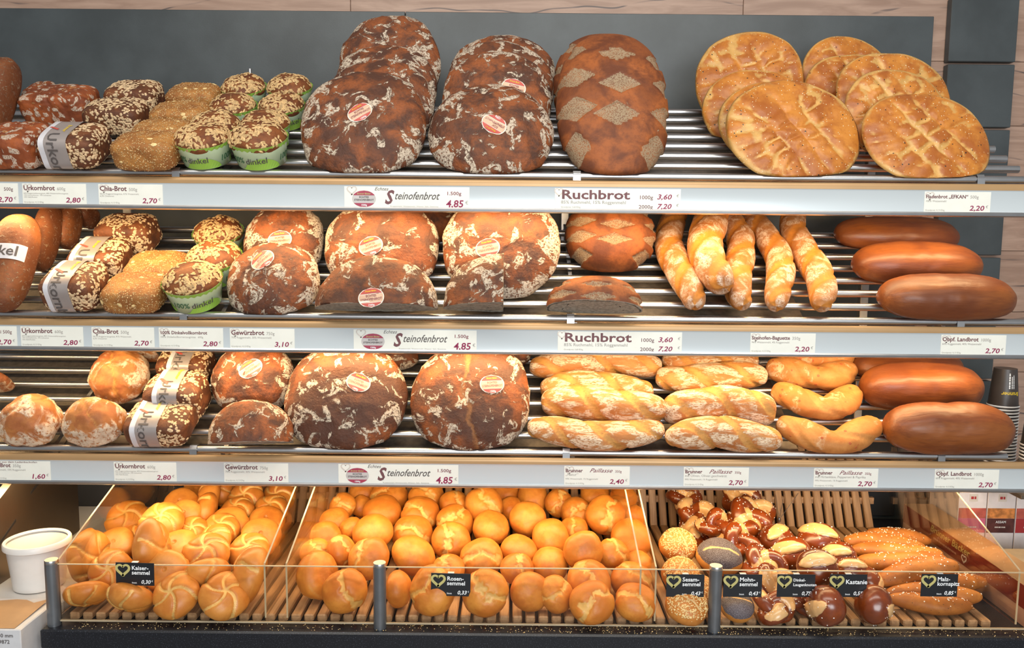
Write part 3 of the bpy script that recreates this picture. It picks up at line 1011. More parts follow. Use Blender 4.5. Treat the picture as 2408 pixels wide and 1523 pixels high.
def b_box(dims, seed, n=26, e=6.0, lump=0.05, pat=None, domed=0.12):
    D, F = cubesphere(n)
    a, b, c = dims[0] / 2, dims[1] / 2, dims[2] / 2
    V = superell(D, a, b, c, e)
    s = min(a, b, c)
    V[:, 2] += np.where(V[:, 2] > 0, domed * c * (1 - 0.8 * (V[:, 0] / a) ** 2 - 0.3 * (V[:, 1] / b) ** 2), 0)
    n1 = fbm(V / s * 1.5 + seed * 2.3, seed, 4) - 0.5
    V = V + D * (n1 * lump * s * 2.2)[:, None]
    at_ = {'fl': 0.3 * (fbm(V / s * 1.1 + seed, seed + 4, 2) - 0.5), 'dk': 0.6 * sstep(fbm(V / s * 1.2 + seed * 3, seed + 8, 2), 0.5, 0.7),
           'cut': 0.5 * sstep(np.abs(fbm(V / s * 1.1 + seed * 6, seed + 1, 3) - 0.5), 0.035, 0.0) * (D[:, 2] > 0.1)}
    if pat == 'check':
        P = 0.042
        w = 0.6 * (fbm(V / s * 2 + seed, seed, 3) - 0.5)
        gx = np.abs(((V[:, 0] / P + w) % 1) - 0.5) * 2
        gy = np.abs((((V[:, 1] + 0.6 * V[:, 2]) / P + w * 1.3) % 1) - 0.5) * 2
        m = sstep(np.maximum(gx, gy), 0.86, 0.7) * sstep(fbm(V / s * 3.3 + seed, seed + 2, 3), 0.46, 0.6)
        at_['pat'] = m
        V = V - D * (0.003 * sstep(np.maximum(gx, gy), 0.75, 0.95))[:, None]
    return V, F, at_


def sweep(P, rad, nphi, shape):
    """P (k,3) centre line; rad (k); shape(ti, phi)->multiplier array; returns V,F,param grids"""
    k = len(P)
    T = np.gradient(P, axis=0)
    T /= np.linalg.norm(T, axis=1)[:, None]
    up = np.array([0, 0, 1.0])
    B = np.cross(T, up)
    B /= np.linalg.norm(B, axis=1)[:, None] + 1e-9
    N = np.cross(B, T)
    phi = np.linspace(0, 2 * math.pi, nphi, endpoint=False)
    tt = np.linspace(-1, 1, k)
    TT, PH = np.meshgrid(tt, phi, indexing='ij')
    mul = shape(TT, PH)
    y = np.cos(PH) * mul[0] * rad[:, None]
    z = np.sin(PH) * mul[1] * rad[:, None]
    V = P[:, None, :] + B[:, None, :] * y[..., None] * -1 + N[:, None, :] * z[..., None]
    F = []
    idx = np.arange(k * nphi).reshape(k, nphi)
    a, b = idx[:-1], idx[1:]
    F = np.stack([a, b, np.roll(b, -1, 1), np.roll(a, -1, 1)], -1).reshape(-1, 4)[:, ::-1]
    return V.reshape(-1, 3), F, TT.ravel(), PH.ravel()


def capped(V, F, k, nphi):
    F = [tuple(f) for f in F]
    F.append(tuple(range(0, nphi)))
    F.append(tuple(range((k - 1) * nphi + nphi - 1, (k - 1) * nphi - 1, -1)))
    return F


def b_twist(dims, seed, k=64, nphi=30, lobes=2, turns=1.3, amp=0.11, p=3.2, bend=0.0, pinch=0.0, cutw=0.35, taper=0.0, flb=0.25):
    L, W, H = dims
    t = np.linspace(-1, 1, k)
    t = np.sign(t) * (1 - (1 - np.abs(t)) ** 1.35)
    rad = np.clip(1 - np.abs(t) ** p, 1e-9, 1) ** (1 / p) * (1 - taper * t ** 2) * (1 - pinch * np.exp(-(t / 0.28) ** 2))
    P = np.stack([t * L / 2, bend * np.abs(t) ** 1.5 + 0.012 * np.sin(t * 3 + seed) * (L / 0.3), 0 * t], 1)
    hold = {}

    def shape(TT, PH):
        tv = t[:, None]
        q = PH - turns * math.pi * tv + seed
        g = np.abs(np.sin(q * lobes / 2))
        groove = sstep(g, 0.34, 0.0)
        m = 1 - amp * 1.5 * groove + amp * 0.5 * g
        w = fbm(np.stack([TT.ravel() * 4, np.cos(PH).ravel() * 1.3, np.sin(PH).ravel() * 1.3 + seed], 1), seed, 3).reshape(TT.shape) - 0.5
        m = m + 0.16 * w
        hold['gr'] = sstep(g + 0.3 * w, cutw + 0.2, cutw - 0.15).ravel()
        hold['w'] = w.ravel()
        return m * W / 2, m * H / 2
    V, F, TT, PH = sweep(P, rad, nphi, shape)
    return V, capped(V, F, k, nphi), {'cut': hold['gr'] * 0.75, 'fl': flb - hold['gr'] * 0.7 + 0.5 * hold['w'], 'dk': 0.5 * sstep(hold['w'], 0.05, 0.25)}


def b_smooth(dims, seed, n=26, e=2.8):
    D, F = cubesphere(n)
    a, b, c = dims[0] / 2, dims[1] / 2, dims[2]
    V = superell(D, a, b, c * 0.62, e, c * 0.38)
    V = V + D * ((fbm(V / b * 1.1 + seed, seed, 3) - 0.5) * 0.09 * c)[:, None]
    return V, F, {'dk': 0.7 * sstep(fbm(V / b * 0.8 + seed * 2, seed, 2), 0.5, 0.7)}


def b_kaiser(seed, n=20):
    """unit diameter kaiser roll, star on +Z, waffle marks below"""
    D, F = cubesphere(n)
    V = superell(D, 0.5, 0.5, 0.34, 2.25, 0.20)
    rho = np.hypot(V[:, 0], V[:, 1])
    ph = np.arctan2(V[:, 1], V[:, 0]) + rho * 1.9 + 0.3 * seed
    q = (ph / (2 * math.pi / 5)) % 1
    d = np.minimum(q, 1 - q) * (2 * math.pi / 5) * np.maximum(rho, 0.03)
    top = sstep(D[:, 2], -0.12, 0.12)
    gr = sstep(d, 0.056, 0.014) * top
    step = (1 - q) * 0.035 * sstep(rho, 0.02, 0.2) * top
    V = V + D * (step - 0.03 * gr + 0.035 * (fbm(V * 4 + seed, seed, 3) - 0.5))[:, None]
    waf = sstep(-D[:, 2], 0.55, 0.75)
    dim = sstep(rho, 0.07, 0.02) * (D[:, 2] < 0)
    V[:, 2] += dim * 0.03
    return V, F, {'cut': gr * 0.7 + 0.35 * sstep(np.abs(D[:, 2]), 0.14, 0.0), 'waf': waf, 'dk': 0.35 * top * sstep(fbm(V * 3 + seed, seed, 2), 0.48, 0.7)}


def b_rosen(seed, n=20, kind=0):
    """unit diameter rosette roll; kind 0 torn crack on top, 1 smooth"""
    D, F = cubesphere(n)
    V = superell(D, 0.5, 0.47, 0.37, 2.2, 0.29)
    w = 0.85 * (fbm(D * 2.6 + seed * 4, seed, 3) - 0.5)
    w2 = 0.25 * (fbm(D * 4 + seed * 9, seed + 3, 3) - 0.35)
    gr = np.zeros(len(D))
    if kind == 0:
        for k in range(2):
            an = seed * 1.7 + k * 2.4
            c_, s_ = math.cos(an), math.sin(an)
            al = D[:, 0] * c_ + D[:, 1] * s_
            ac = -D[:, 0] * s_ + D[:, 1] * c_ + w
            gr = np.maximum(gr, sst2(np.abs(ac), np.clip(0.30 + w2 - 0.08 * k, 0.08, 1), 0.02) * sstep(al, -0.1, 0.15) * sstep(D[:, 2], -0.25, 0.1))
        flap = sstep(np.abs(w), 0.1, 0.0)
    V = V + D * (-0.035 * gr + 0.05 * (fbm(D * 1.8 + seed, seed, 3) - 0.5))[:, None]
    waf = sstep(-D[:, 2], 0.72, 0.85) * (1 if seed % 2 == 0 else 0)
    return V, F, {'cut': gr * 0.85 + (0.4 * sstep(np.abs(D[:, 2] + 0.3), 0.22, 0.0) if kind == 0 else 0.3 * sstep(D[:, 2], 0.3, 0.95)), 'waf': waf, 'dk': 0.5 * sstep(fbm(D * 1.6 + seed, seed + 3, 2), 0.5, 0.68) + 0.3 * waf}


def b_bun(seed, n=18, pop=False):
    D, F = cubesphere(n)
    V = superell(D, 0.5, 0.5, 0.36, 2.2, 0.27)
    V = V + D * (0.04 * (fbm(D * 2 + seed, seed, 3) - 0.5))[:, None]
    s = 0.5 * (fbm(D * 3 + seed, seed + 1, 3) - 0.5)
    sl = sstep(np.abs(D[:, 0] * math.cos(seed) + D[:, 1] * math.sin(seed) + s * 0.3 - 0.2), 0.10, 0.04) * sstep(D[:, 2], 0.35, 0.6)
    V = V - D * (0.015 * sl)[:, None]
    return V, F, {'pop': (sstep(D[:, 2] + s * 0.3, 0.12, 0.30) * (1 - sl)) if pop else 0 * s, 'cut': sl * 0.8, 'top': sstep(D[:, 2] + s * 0.3, 0.16, 0.3) * (1 - sl)}


def b_chest(seed, n=22):
    """lye ball with one gaping pale cut on +Z side"""
    D, F = cubesphere(n)
    V = superell(D, 0.5, 0.46, 0.40, 2.15)
    y = D[:, 1] + 0.12 * (fbm(D * 3 + seed, seed, 2) - 0.5)
    lens = 0.45 * np.sqrt(np.clip(1 - (D[:, 0] / 0.92) ** 2, 0, 1))
    m = sstep(np.abs(y - 0.05), lens + 0.02, lens - 0.04) * sstep(D[:, 2], 0.05, 0.2)
    edge = m * (1 - m) * 4
    V = V + D * (0.05 * m * (1 - np.abs(y)) - 0.02 * edge + 0.03 * (fbm(D * 2 + seed, seed, 2) - 0.5))[:, None]
    return V, F, {'cut': m * 0.9, 'dk': 0.4 * sstep(fbm(D * 1.5 + seed, seed + 1, 2), 0.5, 0.7), 'salt': sstep(D[:, 2], -0.3, 0.4)}


def b_knot(seed, k=110, nphi=16):
    """unit size lye knot: a fat strand tied once"""
    t = np.linspace(0, 2 * math.pi, k, endpoint=False)
    P = np.stack([np.sin(t) + 2 * np.sin(2 * t), (np.cos(t) - 2 * np.cos(2 * t)) * 0.9, -np.sin(3 * t) * 0.85], 1)
    P /= 7.4
    T = np.roll(P, -1, 0) - np.roll(P, 1, 0)
    T /= np.linalg.norm(T, axis=1)[:, None]
    C = P / (np.linalg.norm(P, axis=1)[:, None] + 1e-9)
    B = np.cross(T, C)
    B /= np.linalg.norm(B, axis=1)[:, None]
    N = np.cross(B, T)
    phi = np.linspace(0, 2 * math.pi, nphi, endpoint=False)
    rad = 0.158 + 0.024 * np.sin(t * 3 + seed) + 0.012 * np.sin(5 * t + seed)
    V = P[:, None] + rad[:, None, None] * (N[:, None] * np.cos(phi)[None, :, None] + B[:, None] * np.sin(phi)[None, :, None])
    V = V.reshape(-1, 3)
    idx = np.arange(k * nphi).reshape(k, nphi)
    a, b = idx, np.roll(idx, -1, 0)
    F = np.stack([a, np.roll(a, -1, 1), np.roll(b, -1, 1), b], -1).reshape(-1, 4)
    V = V * (1 + 0.10 * (fbm(V * 5 + seed, seed, 3) - 0.5))[:, None]
    PH = np.tile(phi, k)
    TT = np.repeat(t, nphi)
    st = 0.5 + 0.5 * np.sin(TT * 3 + seed * 1.3)
    oz = (N[:, None] * np.cos(phi)[None, :, None] + B[:, None] * np.sin(phi)[None, :, None]).reshape(-1, 3)[:, 2]
    cut = sstep(st + 0.5 * (fbm(V * 6, seed, 2) - 0.5), 0.72, 0.82) * sstep(oz, 0.15, 0.4)
    return V, F, {'cut': cut * 0.9, 'salt': np.clip(oz, 0, 1)}


_rg = np.random.default_rng(11)


def scatter(V, F, weight, count, size, lift=0.3, jitter=0.35):
    """small flattened seeds lying on a surface -> V,F of one mesh"""
    Q = np.array([f[:4] for f in F if len(f) == 4])
    A = V[Q]
    N = np.cross(A[:, 2] - A[:, 0], A[:, 3] - A[:, 1])
    ar = np.linalg.norm(N, axis=1)
    N = N / (ar[:, None] + 1e-12)
    w = ar * np.clip(weight[Q].mean(1), 0, 1) ** 2
    pick = _rg.choice(len(Q), count, p=w / w.sum())
    u, v = _rg.random((2, count, 1))
    A = A[pick]
    P = (A[:, 0] * (1 - u) + A[:, 1] * u) * (1 - v) + (A[:, 3] * (1 - u) + A[:, 2] * u) * v
    N = N[pick]
    X = np.cross(N, _rg.normal(size=(count, 3)))
    X /= np.linalg.norm(X, axis=1)[:, None]
    Yv = np.cross(N, X)
    s = (1 + jitter * (_rg.random((count, 1)) * 2 - 1))
    a, b, c = X * size[0] / 2 * s, Yv * size[1] / 2 * s, N * size[2] / 2 * s
    P = P + N * size[2] * lift
    vs = np.stack([P - a, P + a * 0.55 + b * 0.7, P + a * 1.0, P + a * 0.55 - b * 0.7, P - a * 0.45 + b, P - a * 0.45 - b, P + c, P - c], 1).reshape(-1, 3)
    base = np.arange(count)[:, None] * 8
    ring = [0, 5, 3, 2, 1, 4]
    Fs = []
    for i in range(6):
        p, q = ring[i], ring[(i + 1) % 6]
        Fs.append(np.concatenate([base + p, base + q, base + 6], 1))
        Fs.append(np.concatenate([base + q, base + p, base + 7], 1))
    return vs, np.concatenate(Fs)


# ------------------------------------------------------------------ placing
def rotx(a):
    c, s = math.cos(a), math.sin(a)
    return np.array([[1, 0, 0], [0, c, -s], [0, s, c]])


def roty(a):
    c, s = math.cos(a), math.sin(a)
    return np.array([[c, 0, s], [0, 1, 0], [-s, 0, c]])


def rotz(a):
    c, s = math.cos(a), math.sin(a)
    return np.array([[c, -s, 0], [s, c, 0], [0, 0, 1]])


def fit(build, dims, R, u0, u1, vtop, Y, surf, grow, iters=9, sink=0.0, vb=None):
    """size a loaf so that it rests on surf at depth Y and spans u0..u1 with its top at vtop"""
    dims = list(dims)
    X = at((u0 + u1) / 2, vtop + 60, Y)[0]
    for it in range(iters):
        V, F, A = build(dims)
        W = V @ R.T + [X, Y, 0]
        dz = np.max(surf(W[:, 1]) - W[:, 2]) - sink
        W[:, 2] += dz
        if sink:                            # a heavy loaf flattens where it lies on the rods
            W[:, 2] = np.maximum(W[:, 2], surf(W[:, 1]))
            V = (W - [X, Y, dz]) @ R
        p = proj(W)
        a, b, t = p[:, 0].min(), p[:, 0].max(), p[:, 1].min()
        if it == iters - 1:
            break
        dep = np.median(p[:, 2])
        X += ((u0 + u1) / 2 - (a + b) / 2) * dep / FPX
        dims[0] *= (u1 - u0) / (b - a)
        if vb is None and Y < 2.07 or vb == 'rail':
            tgt = proj([X, YF, surf(YF)])[0, 1] + 10
        else:
            tgt = vb
        if tgt is not None:
            Y = max(1.952, Y + np.clip((p[:, 1].max() - tgt) * 0.0019, -0.06, 0.06))
        hcur = p[:, 1].max() - t
        k = np.clip((hcur + (t - vtop)) / hcur, 0.6, 1.5)
        dims[grow] *= k
    return V, F, A, np.array([X, Y, dz]), dims


def put(name, V, F, A, R, loc, mat, label, cat, group):
    o = mesh_obj(name, V, F, mat, None, A)
    Mx = Matrix.Identity(4)
    for i in range(3):
        for j in range(3):
            Mx[i][j] = R[i, j]
        Mx[i][3] = loc[i]
    o.matrix_world = Mx
    tag(o, label, cat, group)
    return o


def sticker(o, V, F, R, loc, u, v, rot=0.0, a=0.031, b=0.025):
    """oval paper seal laid on a loaf where the pixel ray (u,v) meets it"""
    bvh = BVHTree.FromPolygons([tuple(x) for x in V], [tuple(map(int, f)) for f in F])
    Ri = R.T
    org = Ri @ (CAM - loc)
    d = Ri @ ray(u, v)
    hit, nor, _, _ = bvh.ray_cast(Vector(org), Vector(d).normalized())
    if hit is None:
        return
    nor = Vector(nor)
    if nor.dot(Vector(d)) > 0:
        nor = -nor
    # average normal over a wider patch
    acc = Vector(nor)
    rx = Vector((1, 0, 0)) - nor * nor.x
    rx.normalize()
    ry = nor.cross(rx)
    if (R @ np.array(ry))[2] < 0:
        rx, ry = -rx, -ry
    c, s = math.cos(rot), math.sin(rot)
    ex, ey = rx * c + ry * s, -rx * s + ry * c

    def mp(h):
        def f(P):
            out = []
            for x, y in P:
                q = hit + ex * x + ey * y + nor * 0.05
                hh, _, _, _ = bvh.ray_cast(q, -nor, 0.1)
                out.append(tuple((hh if hh is not None else hit + ex * x + ey * y) + nor * h))
            return np.array(out)
        return f
    st = oval(0, 0, a, b, -1, 1, mp(0.0016), 'sticker', M['sticker'], o)
    st['label'] = 'oval red and cream paper seal'
    oval(0, 0, a * 0.93, b * 0.92, 0.42, 1.0, mp(0.0024), 'red_band', M['sticker_red'], st)
    oval(0, 0, a * 0.93, b * 0.92, -1.0, -0.55, mp(0.0024), 'red_band', M['sticker_red'], st)
    oval(0, 0, a * 0.93, b * 0.92, -0.5, 0.36, mp(0.0022), 'beige_band', M['sticker_mid'], st)
    letters([('Brunner Bäcker', 0, 0.54 * b, a * 0.22, 0.01, 0.2, 'C', a * 0.85)], mp(0.0031), 'lettering', M['ink_yellow'], st)
    letters([('ECHTES', 0, 0.06 * b, a * 0.26, 0.01, 0, 'C', a * 0.8), ('STEINOFENBROT', 0, -0.28 * b, a * 0.26, 0.01, 0, 'C', a * 1.65)], mp(0.0031), 'lettering', M['ink_red'], st)
    letters([('1500g', 0, -0.84 * b, a * 0.22, 0.01, 0, 'C', a * 0.5)], mp(0.0031), 'lettering', M['ink_white'], st)


def lean_loaf(i, kind, u0, u1, vtop, Y, lean, thick, label, seed, stick=None, name='stone_oven_loaf', cat='bread', group=None, spin=0.0, mat='stone', side=0.0, vb=None, **kw):
    if (Y < 2.07 and vb is None or vb == 'rail') and name != 'half_loaf':
        lean = max(lean, 27)
    R = rotz(side) @ rotx(R_(90 - lean)) @ rotz(spin)
    mk = {'round': lambda d: b_round(d, seed, **kw), 'diamond': lambda d: b_diamond(d, seed, **kw), 'flat': lambda d: b_flat(d, seed, **kw)}[kind]
    sp = abs(math.sin(spin))
    V, F, A, loc, dims = fit(mk, [0.28, 0.28, thick], R, u0, u1, vtop, Y, shelf_z(i), 1, vb=vb, sink=0.0 if name == 'half_loaf' else 0.008 if name == 'rustic_loaf' else (0.034 if lean >= 27 and kind != 'flat' else 0.022 if kind == 'flat' else 0.012))
    o = put(name, V, F, A, R, loc, M[mat], label, cat, group)
    for s in (stick or []):
        sticker(o, V, F, R, loc, *s)
    return o


# ================================================================== SHELF 1
G1 = 'stone oven loaves on the top shelf'
lean_loaf(1, 'round', 797, 1037, 36, 2.30, 16, 0.066, 'dark floured stone oven loaf at the very back, tallest on the top shelf', 1, group=G1)
lean_loaf(1, 'round', 782, 1028, 106, 2.215, 18, 0.066, 'floured stone oven loaf second from the back in the tall top shelf stack', 2, group=G1)
lean_loaf(1, 'round', 763, 1022, 138, 2.12, 20, 0.066, 'stone oven loaf with broad white flour cap just behind the front left one', 3, group=G1)
lean_loaf(1, 'round', 705, 1003, 168, 2.03, 22, 0.08, 'front dark stone oven loaf beside the spelt cakes, with oval seal', 4, [(846, 264, 0.55)], group=G1)
lean_loaf(1, 'round', 1056, 1310, 82, 2.29, 15, 0.066, 'rearmost stone oven loaf in the top shelf stack beside the diamond scored loaf', 5, group=G1)
lean_loaf(1, 'round', 1050, 1303, 95, 2.20, 17, 0.066, 'stone oven loaf third from the front beside the diamond scored loaf, rim showing', 6, group=G1)
lean_loaf(1, 'round', 1039, 1297, 118, 2.13, 19, 0.066, 'brown stone oven loaf with half hidden seal behind the front one', 7, [(1208, 207, -0.2)], group=G1)
lean_loaf(1, 'round', 1006, 1303, 197, 2.035, 23, 0.085, 'front floured stone oven loaf next to the diamond scored loaf, with tilted seal', 8, [(1162, 294, 2.6)], group=G1)
lean_loaf(1, 'diamond', 1300, 1556, 79, 2.20, 17, 0.066, 'large loaf hidden behind the diamond scored loaf, edge showing', 21, name='diamond_loaf', mat='diamond', group='diamond scored loaves')
lean_loaf(1, 'diamond', 1307, 1573, 79, 2.05, 17, 0.09, 'large upright brown loaf with floury diamond scoring on the top shelf', 22, name='diamond_loaf', mat='diamond', group='diamond scored loaves')
GF = 'round flatbreads on the top shelf'
for (u0, u1, vt, Y, ln, sd, side, lb) in (
        (1635, 1890, 74, 2.27, 14, 31, -0.1, 'round flatbread at the back left, tallest of the flatbreads'),
        (1650, 1905, 165, 2.17, 17, 32, -0.15, 'round flatbread in the middle of the left flatbread group'),
        (1688, 1975, 192, 2.09, 19, 33, -0.1, 'round flatbread showing a pale rim just behind the front left flatbread'),
        (1706, 2022, 188, 2.03, 20, 34, 0.05, 'front left round flatbread with deep brown dimples and sesame'),
        (1886, 2100, 85, 2.35, 14, 35, 0.1, 'round flatbread at the back right, against the slate panel'),
        (1890, 2150, 128, 2.28, 15, 36, 0.1, 'plain round flatbread tucked between the two flatbread groups'),
        (1966, 2236, 125, 2.21, 16, 37, 0.12, 'round flatbread third from the front in the right flatbread group'),
        (1985, 2232, 163, 2.12, 18, 38, 0.1, 'glossy round flatbread directly behind the front right flatbread'),
        (2026, 2328, 221, 2.03, 20, 39, 0.08, 'front right pale round flatbread dotted with black seeds')):
    lean_loaf(1, 'flat', u0, u1, vt, Y, ln, 0.036, lb, sd, name='flatbread', mat='flat', group=GF, side=side)


def box_loaf(i, u0, u1, vtop, Y, dims, label, seed, name, mat, group, tilt=29, yaw=0.0, cat='bread', surf=None, vb=None, **kw):
    R = rotz(R_(yaw)) @ rotx(R_(tilt))
    V, F, A, loc, dm = fit(lambda d: b_box(d, seed, **kw), dims, R, u0, u1, vtop, Y, surf or shelf_z(i), 2, vb=vb)
    o = put(name, V, F, A, R, loc, M[mat], label, cat, group)
    return o, V, F, A, R, loc, dm


def oats(o, V, F, count=420, size=(0.0082, 0.0058, 0.0024), mat='oat', name='oat_flakes', wt=None):
    if wt is None:
        wt = sstep(fbm(V * 22, 3, 2), 0.40, 0.60) * 0.9 + 0.1
    vs, fs = scatter(V, F, wt, count, size)
    s = mesh_obj(name, vs, fs, M[mat], o, smooth=False)
    s['kind'] = 'stuff'
    return s


def band(o, V, F, x0, x1, txt, off=-0.25, light=True, tsize=0.034):
    """paper sleeve round a tin loaf between local x0..x1, lettering running down the front"""
    bvh = BVHTree.FromPolygons([tuple(x) for x in V], [tuple(map(int, f)) for f in F])
    n = 56
    ang = np.linspace(0, 2 * math.pi, n, endpoint=False)
    xs = np.linspace(x0, x1, 6)
    rad = np.zeros((len(xs), n))
    for j, x in enumerate(xs):
        for k, a in enumerate(ang):
            d = Vector((0, -math.cos(a), math.sin(a)))
            h, _, _, _ = bvh.ray_cast(Vector((x, 0, 0)) + d * 0.3, -d)
            rad[j, k] = math.hypot(h.y, h.z) if h is not None else 0.05
    R0 = rad.max(0)
    R0 = np.maximum(R0, (np.roll(R0, 1) + np.roll(R0, -1)) / 2) + 0.003

    def ring(x, a, h):
        r = np.interp(a % (2 * math.pi), np.append(ang, 2 * math.pi), np.append(R0, R0[0])) + h
        return np.stack([x, -np.cos(a) * r, np.sin(a) * r], -1)
    Vb = np.concatenate([ring(np.full(n, x), ang, 0) for x in (x0, x1)])
    Fb = [(k, (k + 1) % n, n + (k + 1) % n, n + k) for k in range(n)]
    bd_ = mesh_obj('paper_band', Vb, Fb, M['band'], o)
    bd_['label'] = 'grey paper sleeve with dark lettering'
    if light:
        Ve = np.concatenate([ring(np.full(n, x), ang, 0.0005) for x in (x0, x0 + (x1 - x0) * 0.2)])
        mesh_obj('pale_edge', Ve, Fb, M['band_light'], bd_)
    rm = float(R0.mean())

    def mp(P):                              # text x runs round the loaf from the top down, text y across
        a = math.pi / 2 - 0.15 + off - P[:, 0] / rm
        return ring((x0 + x1) / 2 + P[:, 1], a, 0.0012)
    letters([(txt, 0.0, -0.012, tsize, 0.012, 0, 'L', None)], mp, 'lettering', M['ink_dark'], bd_)
    letters([('Brunner', -0.05, 0.012, 0.013, 0.02, 0.2, 'L', None)], mp, 'lettering', M['ink_yellow'], bd_)
    # ears of grain printed at the pale edge
    mbv, mbf = [], []
    for q in range(14):
        xx = x0 + 0.004 + 0.0016 * q
        aa = 1.55 - 0.02 * q
        for sgn in (-1, 1):
            p0 = np.array([[xx, aa], [xx + 0.004, aa + 0.05 * sgn], [xx + 0.009, aa + 0.06 * sgn], [xx + 0.005, aa + 0.01 * sgn]])
            b_ = len(mbv)
            mbv += [tuple(r) for r in ring(p0[:, 0], p0[:, 1], 0.0014)]
            mbf.append((b_, b_ + 1, b_ + 2, b_ + 3))
    mesh_obj('grain_ear_print', mbv, mbf, M['sticker_red'], bd_, smooth=False)
    return bd_


def urkorn(i, u0, u1, vtop, Y, seed, label, banded=False, dep=0.125, yaw=0.0, bx=(-0.03, 0.03), off=-0.1, tilt=29, vb=None):
    o, V, F, A, R, loc, dm = box_loaf(i, u0, u1, vtop, Y, [0.18, dep, 0.11], label, seed, 'oat_tin_loaf', 'grain', 'oat covered tin loaves', tilt, yaw, e=5.0, domed=0.2, n=22, vb=vb)
    o.location.z += 0.0045
    oats(o, V, F, 900)
    if banded:
        band(o, V, F, bx[0] * dm[0], bx[1] * dm[0], 'Urkornbrot', off)


def chia(i, u0, u1, vtop, Y, seed, label, yaw=0.0, dep=0.12, tilt=29, vb=None):
    o, V, F, *_ = box_loaf(i, u0, u1, vtop, Y, [0.16, dep, 0.10], label, seed, 'chia_loaf', 'chia', 'seed crusted chia loaves', tilt, yaw, e=4.6, domed=0.2, lump=0.07, n=24, vb=vb)
    vs, fs = scatter(V, F, np.ones(len(V)), 900, (0.0034, 0.0026, 0.0016))
    mesh_obj('seed_crust', vs, fs, M['kernel'], o, smooth=False)['kind'] = 'stuff'
    vs, fs = scatter(V, F, np.ones(len(V)), 14, (0.012, 0.008, 0.003))
    mesh_obj('pumpkin_seeds', vs, fs, M['sesame_seed'], o, smooth=False)['kind'] = 'stuff'


# spelt cakes in printed paper cups ------------------------------------------------
_spelt = {}


def spelt_proto(seed):
    r1, r0, h = 0.066, 0.055, 0.058
    root = empty('spelt_cake')
    D, F = cubesphere(18)
    V = superell(D, r1 * 0.985, r1 * 0.985, 0.038, 2.1, 0.03)
    V = V + D * (0.010 * (fbm(V * 30 + seed, seed, 3) - 0.5))[:, None]
    V[:, 2] += h - 0.004
    bo = mesh_obj('bread_top', V, F, M['spelt'], root, {'cut': 0.4 * sstep(np.abs(D[:, 0] * math.cos(seed) + D[:, 1] * math.sin(seed)), 0.12, 0.03) * (D[:, 2] > 0.5)})
    wt = sstep(D[:, 2], -0.05, 0.1) * (0.25 + 0.75 * sstep(fbm(D * 2.4 + seed, seed, 2), 0.36, 0.5))
    oats(bo, V, F, 430, (0.0112, 0.0055, 0.0032), 'kernel', 'kernels', wt)
    n = 60
    th = np.linspace(0, 2 * math.pi, n, endpoint=False)

    def cone(z, a, d=0.0):
        r = r0 + (r1 - r0) * np.clip(z / h, 0, 1.2) + d
        return np.stack([r * np.sin(a), -r * np.cos(a), z], -1)
    Vc = np.concatenate([[[0, 0, 0.001]], cone(np.zeros(n), th), cone(np.full(n, h), th, 0.0008)])
    Fc = [(0, 1 + (k + 1) % n, 1 + k) for k in range(n)] + [(1 + k, 1 + (k + 1) % n, 1 + n + (k + 1) % n, 1 + n + k) for k in range(n)]
    cup = mesh_obj('paper_cup', Vc, Fc, M['cup_print'], root)
    cup['label'] = 'pale green printed paper cup'
    # crimped green edge
    zz = h - 0.010 + 0.004 * (np.arange(n) % 2)
    Vr = np.concatenate([cone(zz, th, 0.0012), cone(np.full(n, h + 0.001), th, 0.0026 + 0.001 * (np.arange(n) % 2))])
    mesh_obj('crimped_edge', Vr, [(k, (k + 1) % n, n + (k + 1) % n, n + k) for k in range(n)], M['cup_green'], cup, smooth=False)
    Vb = []
    Fb = []
    for q in range(3):                      # leaf shaped green print at the foot
        a0 = q * 2.1 + 0.5
        aa = a0 + np.linspace(-0.75, 0.75, 15)
        top = 0.004 + 0.026 * np.cos((aa - a0) / 0.75 * math.pi / 2) ** 0.7
        b_ = len(Vb)
        Vb += [tuple(r) for r in cone(np.full(15, 0.001), aa, 0.0008)] + [tuple(r) for r in cone(top, aa + 0.15, 0.0008)]
        Fb += [(b_ + k, b_ + k + 1, b_ + 15 + k + 1, b_ + 15 + k) for k in range(14)]
    mesh_obj('leaf_print', Vb, Fb, M['cup_green'], cup, smooth=False)
    for q in range(3):
        mp = lambda P: cone(0.014 + P[:, 1] + 0.05 * P[:, 0], q * 2.1 + P[:, 0] / 0.060, 0.0014)
        letters([('100%', -0.045, 0.004, 0.021, 0.012, 0.15, 'L', 0.043)], mp, 'lettering', M['ink_green'], cup)
        letters([('dinkel', 0.001, 0.002, 0.021, 0.012, 0, 'L', 0.050)], mp, 'lettering', M['ink_dark'], cup)
    return root


